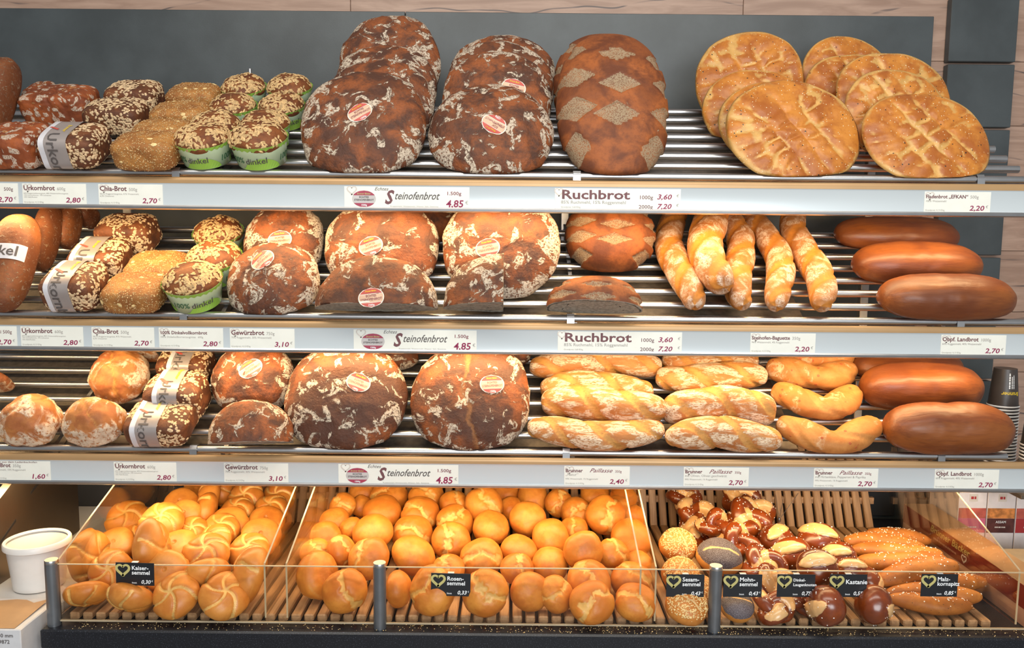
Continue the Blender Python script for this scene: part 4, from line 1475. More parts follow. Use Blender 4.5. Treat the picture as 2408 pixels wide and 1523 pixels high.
def spelt(i, u, w, vtop, Y, label, spin, seed):
    root = spelt_proto(seed % 3) if seed % 3 not in _spelt else copy_tree(_spelt[seed % 3])
    _spelt.setdefault(seed % 3, root)
    T = R_(29)
    # seat the foot on the slope, size from the pixel width
    for _ in range(12):          # slide along the slope until the dome reaches vtop
        X = at(u, vtop + 40, Y)[0]
        sc = w * proj([X, Y, shelf_z(i)(Y)])[0, 2] / FPX / 0.134
        th_ = np.linspace(0, math.pi, 25)
        tp = np.stack([0 * th_, 0.066 * np.cos(th_), 0.056 + 0.038 * np.sin(th_)], 1) * sc @ rotx(T).T + [X, Y, shelf_z(i)(Y) + 0.003]
        Y = max(2.005, Y + np.clip((vtop - proj(tp)[:, 1].min()) * -0.0016, -0.03, 0.03))
    P0 = np.array([X, Y, shelf_z(i)(Y)])
    dep = proj(P0)[0, 2]
    sc = w * dep / FPX / 0.134
    foot = np.stack([0.053 * np.cos(np.linspace(0, 6.28, 20)), 0.053 * np.sin(np.linspace(0, 6.28, 20)), np.zeros(20)], 1) * sc
    W = foot @ rotx(T).T + [X, Y, 0]
    z = np.max(shelf_z(i)(W[:, 1]) - W[:, 2])
    root.location = (X, Y, z)
    root.rotation_euler = (T, 0, spin)
    Rm = Matrix.Rotation(T, 3, 'X') @ Matrix.Rotation(spin, 3, 'Z')
    root.rotation_euler = Rm.to_euler()
    root.scale = (sc, sc, sc)
    tag(root, label, 'bread', 'spelt cakes in green paper cups')


# far left of the top shelf
R = rotx(R_(62))
V, F, A, loc, dm = fit(lambda d: b_smooth(d, 41), [0.11, 0.24, 0.09], R, -60, 52, 134, 2.16, shelf_z(1), 1, vb=330)
put('long_grain_loaf', V, F, A, R, loc, M['long'], 'reddish long loaf leaning upright at the far left of the top shelf', 'bread', None)
box_loaf(1, 50, 140, 190, 2.31, [0.14, 0.10, 0.12], 'floured red brown tin loaf at the back, mostly hidden', 42, 'checked_loaf', 'red', 'flour checked tin loaves', pat='check')
box_loaf(1, 40, 243, 197, 2.20, [0.2, 0.12, 0.12], 'flour checked red brown tin loaf behind, under the slate panel', 43, 'checked_loaf', 'red', 'flour checked tin loaves', pat='check')
box_loaf(1, -60, 135, 285, 2.06, [0.19, 0.13, 0.10], 'flour checked red brown tin loaf in front at the left edge of the top shelf', 44, 'checked_loaf', 'red', 'flour checked tin loaves', pat='check')
urkorn(1, 243, 390, 191, 2.29, 51, 'oat covered tin loaf at the back of the top shelf', dep=0.11, vb=278)
urkorn(1, 192, 356, 233, 2.17, 52, 'oat covered tin loaf in the middle of the top shelf row', dep=0.11, vb=322)
urkorn(1, 84, 266, 293, 2.055, 53, 'front oat covered tin loaf with grey paper sleeve on the top shelf', True, bx=(-0.36, 0.10), off=-0.45)
chia(1, 388, 528, 193, 2.33, 61, 'seed crusted chia loaf at the very back of the top shelf', dep=0.10, vb=275)
chia(1, 350, 502, 236, 2.235, 62, 'seed crusted chia loaf second from the back on the top shelf', dep=0.095, vb=320)
chia(1, 306, 462, 278, 2.145, 63, 'seed crusted chia loaf just behind the front one on the top shelf', dep=0.09, vb=358)
chia(1, 258, 433, 305, 2.05, 64, 'front seed crusted chia loaf beside the green spelt cups on the top shelf', dep=0.10)
for (u, w, vt, Y, lb, sp, sd) in ((580, 108, 170, 2.30, 'left spelt cake in the rear row on the top shelf', 0.6, 0), (687, 108, 170, 2.30, 'right spelt cake in the rear row on the top shelf', -0.5, 1),
                                  (556, 112, 213, 2.20, 'left spelt cake in the third row on the top shelf', 1.4, 2), (668, 112, 212, 2.20, 'right spelt cake in the third row on the top shelf', 0.2, 0),
                                  (514, 118, 255, 2.12, 'left spelt cake in the second row on the top shelf', 0.9, 1), (630, 120, 253, 2.12, 'right spelt cake in the second row on the top shelf', 0.3, 2),
                                  (487, 127, 297, 2.05, 'front left spelt cake in a green cup on the top shelf', -0.45, 0), (616, 133, 297, 2.05, 'front right spelt cake in a green cup on the top shelf', -0.35, 1)):
    spelt(1, u, w * (0.95 if vt < 290 else 1), vt, Y, lb, sp, sd)

# ================================================================== SHELF 2


def upright_long(i, u0, u1, vtop, Y, seed, label, lean=62, mat='long', group='long grainy loaves', vb=None):
    R = rotx(R_(lean))
    V, F, A, loc, dm = fit(lambda d: b_smooth(d, seed), [0.11, 0.24, 0.085], R, u0, u1, vtop, Y, shelf_z(i), 1, vb=vb)
    return put('long_grain_loaf', V, F, A, R, loc, M[mat], label, 'bread', group), V, F, dm


o, V, F, dm = upright_long(2, -50, 98, 503, 2.05, 71, 'front long spelt loaf with pale sleeve at the left of the middle shelf')
n = 30
_b = BVHTree.FromPolygons([tuple(x) for x in V], [tuple(map(int, f)) for f in F])


def nk(P):
    out = []
    for x, y in P:
        h, nr, _, _ = _b.ray_cast(Vector((x, y, 0.4)), Vector((0, 0, -1)))
        out.append((x, y, (h.z if h is not None else 0.0)))
    return np.array(out)


gx = np.linspace(-dm[0] * 0.47, dm[0] * 0.47, 24)
Pb = np.concatenate([np.stack([gx, np.full(24, y)], 1) for y in (-0.015, 0.026)])
Vb = nk(Pb)
Vb[:, 2] += 0.003
sl = mesh_obj('paper_band', Vb, [(k, k + 1, 24 + k + 1, 24 + k) for k in range(23)], M['band_light'], o)
letters([('Dinkel', dm[0] * 0.36, -0.006, 0.038, 0.012, 0, 'R', None)], lambda P: nk(P) + [0, 0, 0.0045], 'lettering', M['ink_dark'], sl)
upright_long(2, 66, 150, 478, 2.15, 72, 'grainy long loaf right behind the sleeved spelt loaf')
upright_long(2, 128, 196, 478, 2.23, 73, 'grainy long loaf second behind the sleeved spelt loaf')
upright_long(2, 178, 236, 478, 2.31, 74, 'grainy long loaf third behind the sleeved spelt loaf')
urkorn(2, 219, 381, 504, 2.27, 81, 'unwrapped oat covered tin loaf at the back of the middle shelf', dep=0.11, vb=603)
urkorn(2, 154, 315, 562, 2.16, 82, 'sleeved oat covered tin loaf in the middle of the middle shelf row', True, bx=(-0.34, 0.12), off=-0.35, vb=660)
urkorn(2, 90, 262, 619, 2.05, 83, 'front sleeved oat covered tin loaf on the middle shelf', True, bx=(-0.30, 0.14), off=0.0)
chia(2, 288, 452, 588, 2.15, 84, 'rear seed crusted chia loaf on the middle shelf', vb=680)
chia(2, 234, 402, 638, 2.045, 85, 'front seed crusted chia loaf on the middle shelf')
spelt(2, 521, 113, 505, 2.22, 'rear spelt cake on the middle shelf', 0.8, 0)
spelt(2, 513, 123, 560, 2.12, 'spelt cake in the middle row of the middle shelf', -0.75, 1)
spelt(2, 463, 133, 616, 2.045, 'front spelt cake in a green cup on the middle shelf', 0.15, 2)
GS = 'small floured spice loaves'
lean_loaf(2, 'round', 572, 762, 478, 2.17, 20, 0.066, 'rear floured spice loaf with seal on the middle shelf', 91, [(658, 563, 0.1)], name='spice_loaf', group=GS, vb=655)
lean_loaf(2, 'round', 533, 753, 570, 2.045, 24, 0.085, 'front round floured spice loaf with slanted seal on the middle shelf', 92, [(617, 610, 0.9)], name='spice_loaf', group=GS)
G2 = 'stone oven loaves on the middle shelf'
lean_loaf(2, 'round', 930, 1090, 470, 2.30, 18, 0.08, 'stone oven loaf at the back of the middle shelf, seen between two others', 93, group=G2)
lean_loaf(2, 'round', 763, 1033, 468, 2.15, 20, 0.066, 'whole stone oven loaf with seal behind the halved loaf on the middle shelf', 94, [(872, 578, 0.35)], group=G2, vb=690)
lean_loaf(2, 'round', 1040, 1318, 458, 2.14, 18, 0.066, 'whole stone oven loaf with bold white flour behind the quarter loaf', 95, [(1147, 583, 0.2)], group=G2, rimfl=0.6, vb=703)
lean_loaf(2, 'round', 740, 1030, 600, 2.03, 18, 0.085, 'halved stone oven loaf with grey cut face at the front of the middle shelf', 96, [(873, 700, 0.1)], name='half_loaf', group=G2, cutoff=('y', 0.0))
lean_loaf(2, 'diamond', 1328, 1543, 468, 2.19, 20, 0.09, 'diamond scored loaf standing behind its half on the middle shelf', 97, name='diamond_loaf', mat='diamond', group='diamond scored loaves', vb=640)
lean_loaf(2, 'diamond', 1284, 1511, 648, 2.035, 27, 0.085, 'halved diamond scored loaf with grey crumb on the middle shelf', 98, name='half_loaf', mat='diamond', group='diamond scored loaves', half=True, side=-0.12)
# the quarter: cut on two sides
R = rotx(R_(90 - 18))


def quarter(d):
    V, F, A = b_round([d[0] * 2, d[1] * 2, d[2]], 99, cutoff=('y', 0.0))
    k = V[:, 0] > 0
    A['crumb'] = np.maximum(A['crumb'], 0)
    V[k, 0] = 0
    A['crumb'][k] = 1
    return V, F, A


V, F, A, loc, dm = fit(quarter, [0.15, 0.15, 0.095], R, 1042, 1185, 595, 2.03, shelf_z(2), 1)
o = put('quarter_loaf', V, F, A, R, loc, M['stone'], 'quarter of a stone oven loaf with straight cut side on the middle shelf', 'bread', G2)
# baguettes lying down the slope
zs2 = shelf_z(2)
for (ub, vb, uf, vf, w, lift, sd, lb) in ((1576, 490, 1613, 722, 74, 0, 1, 'leftmost twisted baguette beside the diamond scored loaf'),
                                          (1652, 490, 1692, 722, 90, 0.042, 2, 'baguette with a bold white flour stripe, second from the left'),
                                          (1702, 490, 1764, 722, 72, 0, 3, 'third baguette from the left, partly under the floury one'),
                                          (1780, 490, 1842, 722, 70, 0, 4, 'fourth baguette from the left, deep golden'),
                                          (1872, 490, 1922, 722, 74, 0, 5, 'rightmost baguette, nearest the smooth brown loaves')):
    Yf, Yb = 1.94, 2.40
    A_ = at(uf, vf, Yf)
    B_ = at(ub, vb, Yb)
    r = w * 0.99 * proj(A_)[0, 2] / FPX / 2
    pf = np.array([A_[0], Yf, zs2(Yf) + r * 0.95 + lift])
    pb = np.array([B_[0], Yb, zs2(Yb) + r * 0.95 + lift])
    L = np.linalg.norm(pb - pf)
    ex = (pb - pf) / L
    ez = np.array([0, -math.sin(R_(29)), math.cos(R_(29))])
    ez = ez - ex * ez.dot(ex)
    ez /= np.linalg.norm(ez)
    ey = np.cross(ez, ex)
    R = np.stack([ex, ey, ez], 1)
    V, F, A = b_twist([L, 2 * r, 1.9 * r], sd * 1.3, k=80, lobes=2, turns=2.1, amp=0.10, p=4.5, cutw=0.45, taper=0.10, flb=0.3)
    W = V @ R.T + (pf + pb) / 2
    dz = np.max(zs2(W[:, 1]) - W[:, 2]) if lift == 0 else 0
    put('baguette', V, F, A, R, (pf + pb) / 2 + [0, 0, dz], M['bag'], lb, 'bread', 'floury baguettes on the middle shelf')


def country(i, u0, u1, vtop, Y, seed, lb, yaw=0, dep=0.125, vb=None):
    R = rotz(R_(yaw)) @ rotx(R_(29))
    V, F, A, loc, dm = fit(lambda d: b_smooth(d, seed), [0.3, dep, 0.10], R, u0, u1, vtop, Y, shelf_z(i), 2, vb=vb, sink=0.010)
    put('country_loaf', V, F, A, R, loc, M['land'], lb, 'bread', 'smooth brown country loaves')


country(2, 1960, 2258, 508, 2.27, 101, 'rear smooth brown country loaf on the middle shelf', vb=592)
country(2, 2000, 2313, 566, 2.16, 102, 'smooth brown country loaf in the middle of the middle shelf row', vb=672)
country(2, 2060, 2392, 642, 2.045, 103, 'front smooth brown country loaf on the middle shelf')

# ================================================================== SHELF 3
GA = 'round rustic wheat loaves'
lean_loaf(3, 'round', 205, 354, 823, 2.13, 48, 0.10, 'rear rustic wheat loaf with floury side, next to the sleeved loaves', 111, name='rustic_loaf', mat='agile', group=GA, crack=0.3, lump=0.13, n=24, vb=950)
lean_loaf(3, 'round', 285, 380, 818, 2.25, 40, 0.10, 'rustic wheat loaf at the very back, peeking out', 112, name='rustic_loaf', mat='agile', group=GA, lump=0.08, n=24)
lean_loaf(3, 'round', -4, 150, 925, 2.045, 48, 0.105, 'front left rustic wheat loaf at the edge of the lowest shelf', 113, name='rustic_loaf', mat='agile', group=GA, crack=-0.8, lump=0.13, n=24)
lean_loaf(3, 'round', 143, 301, 932, 2.045, 48, 0.105, 'front rustic wheat loaf with a twisted crack, beside the sleeved tin loaf', 114, name='rustic_loaf', mat='agile', group=GA, crack=0.7, lump=0.13, n=24)
lean_loaf(3, 'round', -75, 36, 868, 2.14, 45, 0.10, 'dark brown loaf cut off by the left edge of the lowest shelf', 115, name='rustic_loaf', mat='long', lump=0.06, n=24, group=GA)
urkorn(3, 365, 508, 812, 2.27, 121, 'rear sleeved oat covered tin loaf on the lowest shelf', True, bx=(-0.2, 0.22), off=0.15, dep=0.11, vb=905)
urkorn(3, 335, 498, 874, 2.155, 122, 'middle sleeved oat covered tin loaf on the lowest shelf', True, bx=(-0.25, 0.17), off=0.05, dep=0.11, vb=992)
urkorn(3, 289, 468, 939, 2.05, 123, 'front sleeved oat covered tin loaf on the lowest shelf', True, bx=(-0.32, 0.10), off=0.0)
lean_loaf(3, 'round', 495, 692, 806, 2.15, 24, 0.085, 'whole floured spice loaf with seal on the lowest shelf', 131, [(589, 866, 0.7)], name='spice_loaf', group=GS, vb=976)
lean_loaf(3, 'round', 487, 691, 939, 2.04, 18, 0.085, 'halved floured spice loaf at the front of the lowest shelf', 132, name='half_loaf', group=GS, cutoff=('y', -0.05), side=0.15)
G3 = 'stone oven loaves on the lowest shelf'
lean_loaf(3, 'round', 790, 985, 805, 2.25, 18, 0.066, 'stone oven loaf at the back of the lowest shelf between the two large ones', 133, group=G3)
lean_loaf(3, 'round', 1050, 1248, 800, 2.26, 18, 0.066, 'stone oven loaf at the back of the lowest shelf behind the right large one', 134, group=G3)
lean_loaf(3, 'round', 667, 960, 806, 2.06, 20, 0.09, 'large dark stone oven loaf with seal beside the halved spice loaf', 135, [(843, 899, -0.35)], group=G3, vb='rail', dkm=0.85, rimfl=0.25)
lean_loaf(3, 'round', 964, 1247, 806, 2.06, 20, 0.09, 'large dark stone oven loaf with a deep split beside the twisted loaves', 136, [(1157, 903, 0.1)], group=G3, crack=0.15, vb='rail', dkm=0.85, rimfl=0.3)


def twist(i, u0, u1, vtop, Y, seed, lb, group, name='twisted_loaf', mat='pail', W=0.088, yaw=0, tilt=29, surf=None, vb=None, **kw):
    R = rotz(R_(yaw)) @ rotx(R_(tilt))
    V, F, A, loc, dm = fit(lambda d: b_twist(d, seed, **kw), [0.3, W * 0.95, 0.075], R, u0, u1, vtop, Y, surf or shelf_z(i), 2, vb=vb, sink=0.008)
    put(name, V, F, A, R, loc, M[mat], lb, 'bread', group)


GP = 'pale twisted wheat loaves'
twist(3, 1245, 1557, 812, 2.285, 1.0, 'rear pale twisted loaf on the left, under the price rail', GP, W=0.085, vb=893)
twist(3, 1270, 1537, 868, 2.205, 2.2, 'pale twisted loaf third from the front on the left, half covered', GP, W=0.08, vb=950)
twist(3, 1272, 1569, 903, 2.115, 3.1, 'floury twisted loaf second from the front on the left', GP, W=0.09, yaw=-4, vb=1005)
twist(3, 1240, 1564, 979, 2.03, 4.5, 'front twisted loaf on the left with waisted outline', GP, W=0.085, turns=1.6)
GO = 'olive twisted loaves'
twist(3, 1555, 1785, 822, 2.31, 5.2, 'rear olive twisted loaf, only its edge showing under the price rail', GO, W=0.08, vb=885)
twist(3, 1541, 1806, 847, 2.215, 6.1, 'olive twisted loaf third from the front', GO, W=0.088, yaw=-2, vb=927)
twist(3, 1557, 1826, 904, 2.12, 7.4, 'olive twisted loaf second from the front', GO, W=0.09, yaw=-6, vb=1005)
twist(3, 1563, 1841, 977, 2.03, 8.3, 'front olive twisted loaf with floury slashes', GO, W=0.09, p=2.6)
GV = 'curved cheese and pepper loaves'
kwv = dict(name='crescent_loaf', mat='vee', lobes=2, turns=1.0, pinch=0.22, amp=0.08, k=70)
twist(3, 1835, 2010, 812, 2.30, 1.4, 'rear curved loaf, a sliver under the price rail', GV, W=0.075, bend=0.04, **kwv, vb=875)
twist(3, 1799, 2018, 838, 2.205, 2.6, 'curved loaf bent like a smile, third from the front', GV, W=0.085, bend=0.055, **kwv, vb=919)
twist(3, 1812, 2030, 897, 2.11, 3.9, 'curved loaf bent into a V, second from the front', GV, W=0.085, bend=0.065, **kwv, vb=988)
twist(3, 1824, 2078, 975, 2.03, 5.0, 'front curved loaf bent into a wide V', GV, W=0.085, bend=0.055, **kwv)
country(3, 1998, 2268, 815, 2.30, 141, 'rear smooth brown country loaf, a sliver on the lowest shelf', vb=900)
country(3, 2018, 2316, 850, 2.17, 142, 'smooth brown country loaf behind the front one on the lowest shelf', vb=967)
country(3, 2072, 2390, 944, 2.05, 143, 'front smooth brown country loaf on the lowest shelf')

# ================================================================== ROLLS ON THE COUNTER
ORD = ['first', 'second', 'third', 'fourth', 'fifth', 'sixth', 'seventh', 'eighth', 'ninth', 'tenth', 'eleventh', 'twelfth', 'thirteenth', 'fourteenth', 'fifteenth']
_vy = ([1140, 1180, 1225, 1265, 1330, 1405], [2.34, 2.25, 2.175, 2.11, 1.965, 1.87])


def roll_rot(elev, az, spin):
    e, a = R_(elev), R_(az)
    t = Vector((math.sin(a) * math.cos(e), -math.cos(a) * math.cos(e), math.sin(e)))
    q = t.to_track_quat('Z', 'Y').to_matrix() @ Matrix.Rotation(spin, 3, 'Z')
    return np.array(q)


def roll_place(proto_V, u, v, w, elev, az, spin, rest=False, dy=0.0):
    """uniform scale and location so the roll spans w pixels round (u,v); rest: on the slats"""
    R = roll_rot(elev, az, spin)
    W = proto_V @ R.T
    ext = W[:, 0].max() - W[:, 0].min()
    zmin = W[:, 2].min()
    Y = float(np.interp(v, *_vy)) + dy
    lo, hi = 1.70, 2.55
    def state(Y):
        c = at(u, v, Y)
        sc = w * proj(c)[0, 2] / FPX / ext
        return c, sc, c[2] + zmin * sc - SLAT
    c, sc, gap = state(Y)
    if rest or gap < 0:
        for _ in range(30):                 # gap falls with growing Y
            mid = (lo + hi) / 2
            c, sc, gap = state(mid)
            if gap > 0.0003:
                lo = mid
            else:
                hi = mid
    # keep clear of the acrylic pane
    return R, c, sc


def set_m(o, R, c, sc):
    Mx = Matrix.Identity(4)
    for i in range(3):
        for j in range(3):
            Mx[i][j] = R[i, j] * sc
        Mx[i][3] = c[i]
    o.matrix_world = Mx


PROTO = {}


def proto(key):
    if key in PROTO:
        return PROTO[key]
    kind, sd = key
    if kind == 'kaiser':
        V, F, A = b_kaiser(sd, 22)
        nm, mt = 'kaiser_roll', 'kaiser'
    elif kind in ('rosen', 'smooth'):
        V, F, A = b_rosen(sd, 22, 0 if kind == 'rosen' else 1)
        nm, mt = 'rosette_roll', 'rosen'
    elif kind in ('sesame', 'poppy'):
        V, F, A = b_bun(sd, 20, kind == 'poppy')
        nm, mt = kind + '_roll', kind
    elif kind == 'chest':
        V, F, A = b_chest(sd, 24)
        nm, mt = 'chestnut_roll', 'lye'
    elif kind == 'knot':
        V, F, A = b_knot(sd)
        nm, mt = 'pretzel_knot', 'lye'
    # proto meshes are real size (about 0.108 m) so the crust texture keeps its scale
    k = {'knot': 0.125}.get(kind, 0.105)
    V = V * k
    m = mesh_from(nm, V, F, M[mt], {a: b for a, b in A.items() if a in ('cut', 'waf', 'dk', 'pop', 'fl')})
    kids = []
    if kind == 'sesame':
        vs, fs = scatter(V, F, A['top'], 620, (0.0042, 0.0027, 0.0018))
        kids.append(('sesame_seeds', mesh_from('sesame_seeds', vs, fs, M['sesame_seed'], smooth=False)))
    if kind in ('chest', 'knot'):
        vs, fs = scatter(V, F, A['salt'], 26 if kind == 'chest' else 70, (0.0032, 0.0032, 0.0028))
        kids.append(('salt_grains', mesh_from('salt_grains', vs, fs, M['salt'], smooth=False)))
    PROTO[key] = (nm, m, V, kids)
    return PROTO[key]


RECS = []


def roll(key, u, v, w, elev, az, label, group, spin=None, rest=False, dy=0.0):
    nm, m, V, kids = proto(key)
    R, c, sc = roll_place(V, u, v, w, elev, az, random.uniform(0, 6.28) if spin is None else spin, rest, dy)
    W = V @ R.T
    RECS.append(dict(nm=nm, m=m, kids=kids, R=R, u=u, v=v, w=w, Y=float(c[1]), ext=W[:, 0].max() - W[:, 0].min(), zmin=W[:, 2].min(), label=label, group=group,
                     ax=np.array([0.5 * (V[:, 0].max() - V[:, 0].min()), 0.5 * (V[:, 1].max() - V[:, 1].min()), 0.5 * (V[:, 2].max() - V[:, 2].min())])))


def settle():
    """slide the rolls apart in depth until they only touch, then make them"""
    def state(r):
        c = at(r['u'], r['v'], r['Y'])
        r['c'], r['sc'] = c, r['w'] * proj(c)[0, 2] / FPX / r['ext']
        r['gap'] = c[2] + r['zmin'] * r['sc'] - SLAT
    for r in RECS:
        state(r)
    n_ = len(RECS)
    for it in range(200):
        mv = np.zeros(n_)
        C = np.array([r['c'] for r in RECS])
        for i in range(n_):
            ri = RECS[i]
            D = C[i + 1:] - C[i]
            dist = np.linalg.norm(D, axis=1)
            for j in np.nonzero(dist < 0.15)[0]:
                rj = RECS[i + 1 + j]
                d = D[j] / (dist[j] + 1e-9)
                need = np.linalg.norm((ri['R'].T @ d) * ri['ax']) * ri['sc'] + np.linalg.norm((rj['R'].T @ d) * rj['ax']) * rj['sc']
                pen = need * 1.03 - dist[j]
                if pen > 0:
                    st = min(0.012, pen * 0.45)
                    sg = 1 if rj['Y'] >= ri['Y'] else -1
                    mv[i] -= sg * st
                    mv[i + 1 + j] += sg * st
        for i, r in enumerate(RECS):
            r['Y'] = min(2.37, max(1.835, r['Y'] + np.clip(mv[i], -0.02, 0.02)))
            state(r)
            k = 0
            while r['gap'] < 0 and k < 40:
                r['Y'] -= 0.003
                state(r)
                k += 1
        if np.abs(mv).max() < 0.0008:
            break
    for r in RECS:
        o = link(bpy.data.objects.new(r['nm'], r['m']))
        set_m(o, r['R'], r['c'], r['sc'])
        tag(o, r['label'], 'pretzel' if r['nm'] == 'pretzel_knot' else 'roll', r['group'])
        for kn, km in r['kids']:
            k = link(bpy.data.objects.new(kn, km), o)
            k['kind'] = 'stuff'


# kaiser rolls: (u, v, width, elevation, azimuth, rest, dy) by row from the front ------------------
FACE = {'star': 'star side up', 'base': 'turned waffle base up', 'edge': 'standing on edge'}
KR = [('front row', [(205, 1389, 98, -55, 20, 1, 0, 'base'), (309, 1397, 111, -50, -15, 1, 0, 'base'), (416, 1401, 112, 42, -12, 1, 0, 'star'), (528, 1403, 113, 48, 28, 1, 0, 'star')]),
      ('second row', [(205, 1307, 72, 8, 80, 0, -0.09, 'edge'), (262, 1343, 104, 35, 10, 0, -0.02, 'star'), (390, 1342, 102, -35, 190, 0, -0.02, 'base'), (484, 1349, 108, -38, 30, 0, -0.03, 'base'), (592, 1352, 100, 22, -70, 0, -0.03, 'edge')]),
      ('third row', [(271, 1279, 90, -48, 185, 0, 0, 'base'), (318, 1272, 70, 40, 40, 0, 0.07, 'star'), (349, 1288, 74, 5, 95, 0, 0, 'edge'), (414, 1286, 105, -62, 175, 0, 0, 'base'), (486, 1303, 110, 58, 10, 0, -0.02, 'star'), (586, 1298, 98, 55, 5, 0, 0, 'star')]),
      ('fourth row', [(300, 1221, 95, 55, 8, 0, 0, 'star'), (382, 1228, 103, 52, 10, 0, -0.03, 'star'), (452, 1252, 78, 50, 20, 0, 0.03, 'star'), (508, 1275, 84, 30, -30, 0, 0.02, 'star'), (520, 1246, 86, 55, 15, 0, 0.05, 'star'), (537, 1231, 94, -50, 180, 0, 0.03, 'base'), (613, 1260, 91, -45, 200, 0, 0, 'base')]),
      ('fifth row', [(425, 1182, 80, -45, 190, 0, 0.02, 'base'), (436, 1207, 72, -40, 185, 0, 0.02, 'base'), (490, 1207, 56, 10, -80, 0, 0.02, 'edge'), (558, 1203, 80, 60, 0, 0, 0.03, 'star'), (626, 1224, 84, -55, 195, 0, 0.02, 'base'), (638, 1199, 82, 60, 0, 0, 0.04, 'star')]),
      ('rear row', [(462, 1158, 78, -65, 180, 0, 0, 'base'), (496, 1175, 64, 15, -70, 0, 0.0, 'edge'), (530, 1160, 52, 20, 80, 0, 0.04, 'edge'), (580, 1170, 84, 42, 0, 0, 0, 'star'), (657, 1171, 80, 42, -10, 0, 0, 'star')])]
q = 0
for row, items in KR:
    for k, (u, v, w, e, a, rs, dy, f) in enumerate(items):
        roll(('kaiser', q % 4), u, v, w, e, a, 'golden kaiser roll %s, %s from left in %s' % (FACE[f], ORD[k], row), 'kaiser rolls', rest=bool(rs), dy=dy)
        q += 1

# rosette rolls -------------------------------------------------------------------------------------
RR_ = [('front row', [(811, 1389, 107, 18, 5, 1, 0, 'c'), (935, 1384, 60, 12, 80, 1, 0, 'e'), (1018, 1388, 112, 25, -20, 1, 0, 'c'), (1142, 1393, 110, 15, 0, 1, 0, 'c'), (1246, 1390, 95, 10, 20, 1, -0.01, 's'), (1308, 1396, 84, 30, 30, 1, 0.02, 'c'), (1392, 1417, 107, 50, -5, 1, 0, 'c'), (1494, 1416, 98, 55, 10, 1, 0, 'c')]),
       ('second row', [(749, 1352, 91, -20, 240, 0, 0, 'b'), (868, 1313, 98, 45, -30, 0, -0.02, 'c'), (972, 1307, 103, 60, 60, 0, -0.01, 's'), (1054, 1342, 78, 55, 0, 0, 0.03, 'c'), (1132, 1313, 102, 50, 0, 0, -0.02, 'c'), (1220, 1296, 88, 60, 20, 0, 0, 's'), (1216, 1337, 80, 50, 10, 0, 0.03, 'c'), (1293, 1328, 86, 60, 0, 0, 0.03, 's'), (1385, 1367, 102, 60, 0, 0, -0.01, 'c'), (1484, 1365, 98, 55, -10, 0, -0.01, 'c'), (1500, 1324, 64, 60, 0, 0, 0.04, 's')]),
       ('third row', [(743, 1300, 76, 55, -10, 0, 0.02, 'c'), (803, 1296, 66, 30, 60, 0, 0, 'b'), (877, 1253, 95, 55, 0, 0, 0, 's'), (970, 1255, 94, 50, 10, 0, 0, 'c'), (1060, 1270, 93, 32, 0, 0, -0.02, 'c'), (1154, 1241, 86, 60, 20, 0, 0, 's'), (1295, 1267, 89, 25, 15, 0, -0.05, 's'), (1372, 1294, 95, 12, 5, 0, -0.10, 's'), (1442, 1302, 76, 35, 20, 0, -0.04, 'c'), (1483, 1267, 95, 40, 0, 0, -0.03, 's')]),
       ('fourth row', [(766, 1262, 76, -40, 200, 0, 0, 'b'), (826, 1242, 56, 40, -20, 0, 0.02, 's'), (899, 1205, 92, 60, 0, 0, 0, 's'), (989, 1208, 91, 50, 5, 0, 0, 'c'), (1070, 1228, 88, 45, 20, 0, 0.02, 'c'), (1241, 1220, 88, 35, 10, 0, -0.04, 's'), (1350, 1243, 66, 50, 0, 0, 0.02, 'c'), (1423, 1210, 94, 42, 5, 0, -0.06, 'c')]),
       ('fifth row', [(787, 1226, 72, 50, 0, 0, 0.02, 's'), (806, 1190, 64, 35, -20, 0, 0, 'c'), (850, 1190, 50, 40, 40, 0, 0.02, 's'), (1068, 1185, 70, 50, 20, 0, 0, 'c'), (1138, 1188, 90, 38, 0, 0, -0.04, 'c'), (1202, 1194, 56, 50, 0, 0, 0.02, 's'), (1357, 1206, 78, 45, -10, 0, 0, 'c'), (1454, 1197, 62, 40, 20, 0, 0.02, 's'), (1494, 1213, 46, 30, 60, 0, 0.02, 's')]),
       ('rear row', [(914, 1170, 90, 50, 0, 0, 0, 'c'), (1002, 1168, 84, 50, 20, 0, 0, 'c'), (1253, 1170, 72, 40, 0, 0, 0, 's'), (1313, 1182, 66, 30, 20, 0, 0, 'c'), (1400, 1165, 70, 50, 0, 0, 0.04, 's'), (1466, 1170, 64, 50, 0, 0, 0, 's'), (855, 1156, 66, 50, 0, 0, 0.03, 's'), (1190, 1158, 66, 50, 0, 0, 0.04, 's')])]
RF = {'c': 'with a torn pale crack', 's': 'with a smooth top', 'b': 'showing its browned base', 'e': 'standing on edge beside the grey post'}
for row, items in RR_:
    items = sorted(items)
    for k, (u, v, w, e, a, rs, dy, f) in enumerate(items):
        sd = q % 5 + (0 if f != 'b' else 0)
        if f == 'b':
            sd = 2 * (q % 2)
        roll(('rosen' if f in 'cb' else 'smooth', sd), u, v, w, e, a, 'golden rosette roll %s, %s from left in %s' % (RF[f], ORD[k], row), 'rosette rolls', rest=bool(rs), dy=dy)
        q += 1

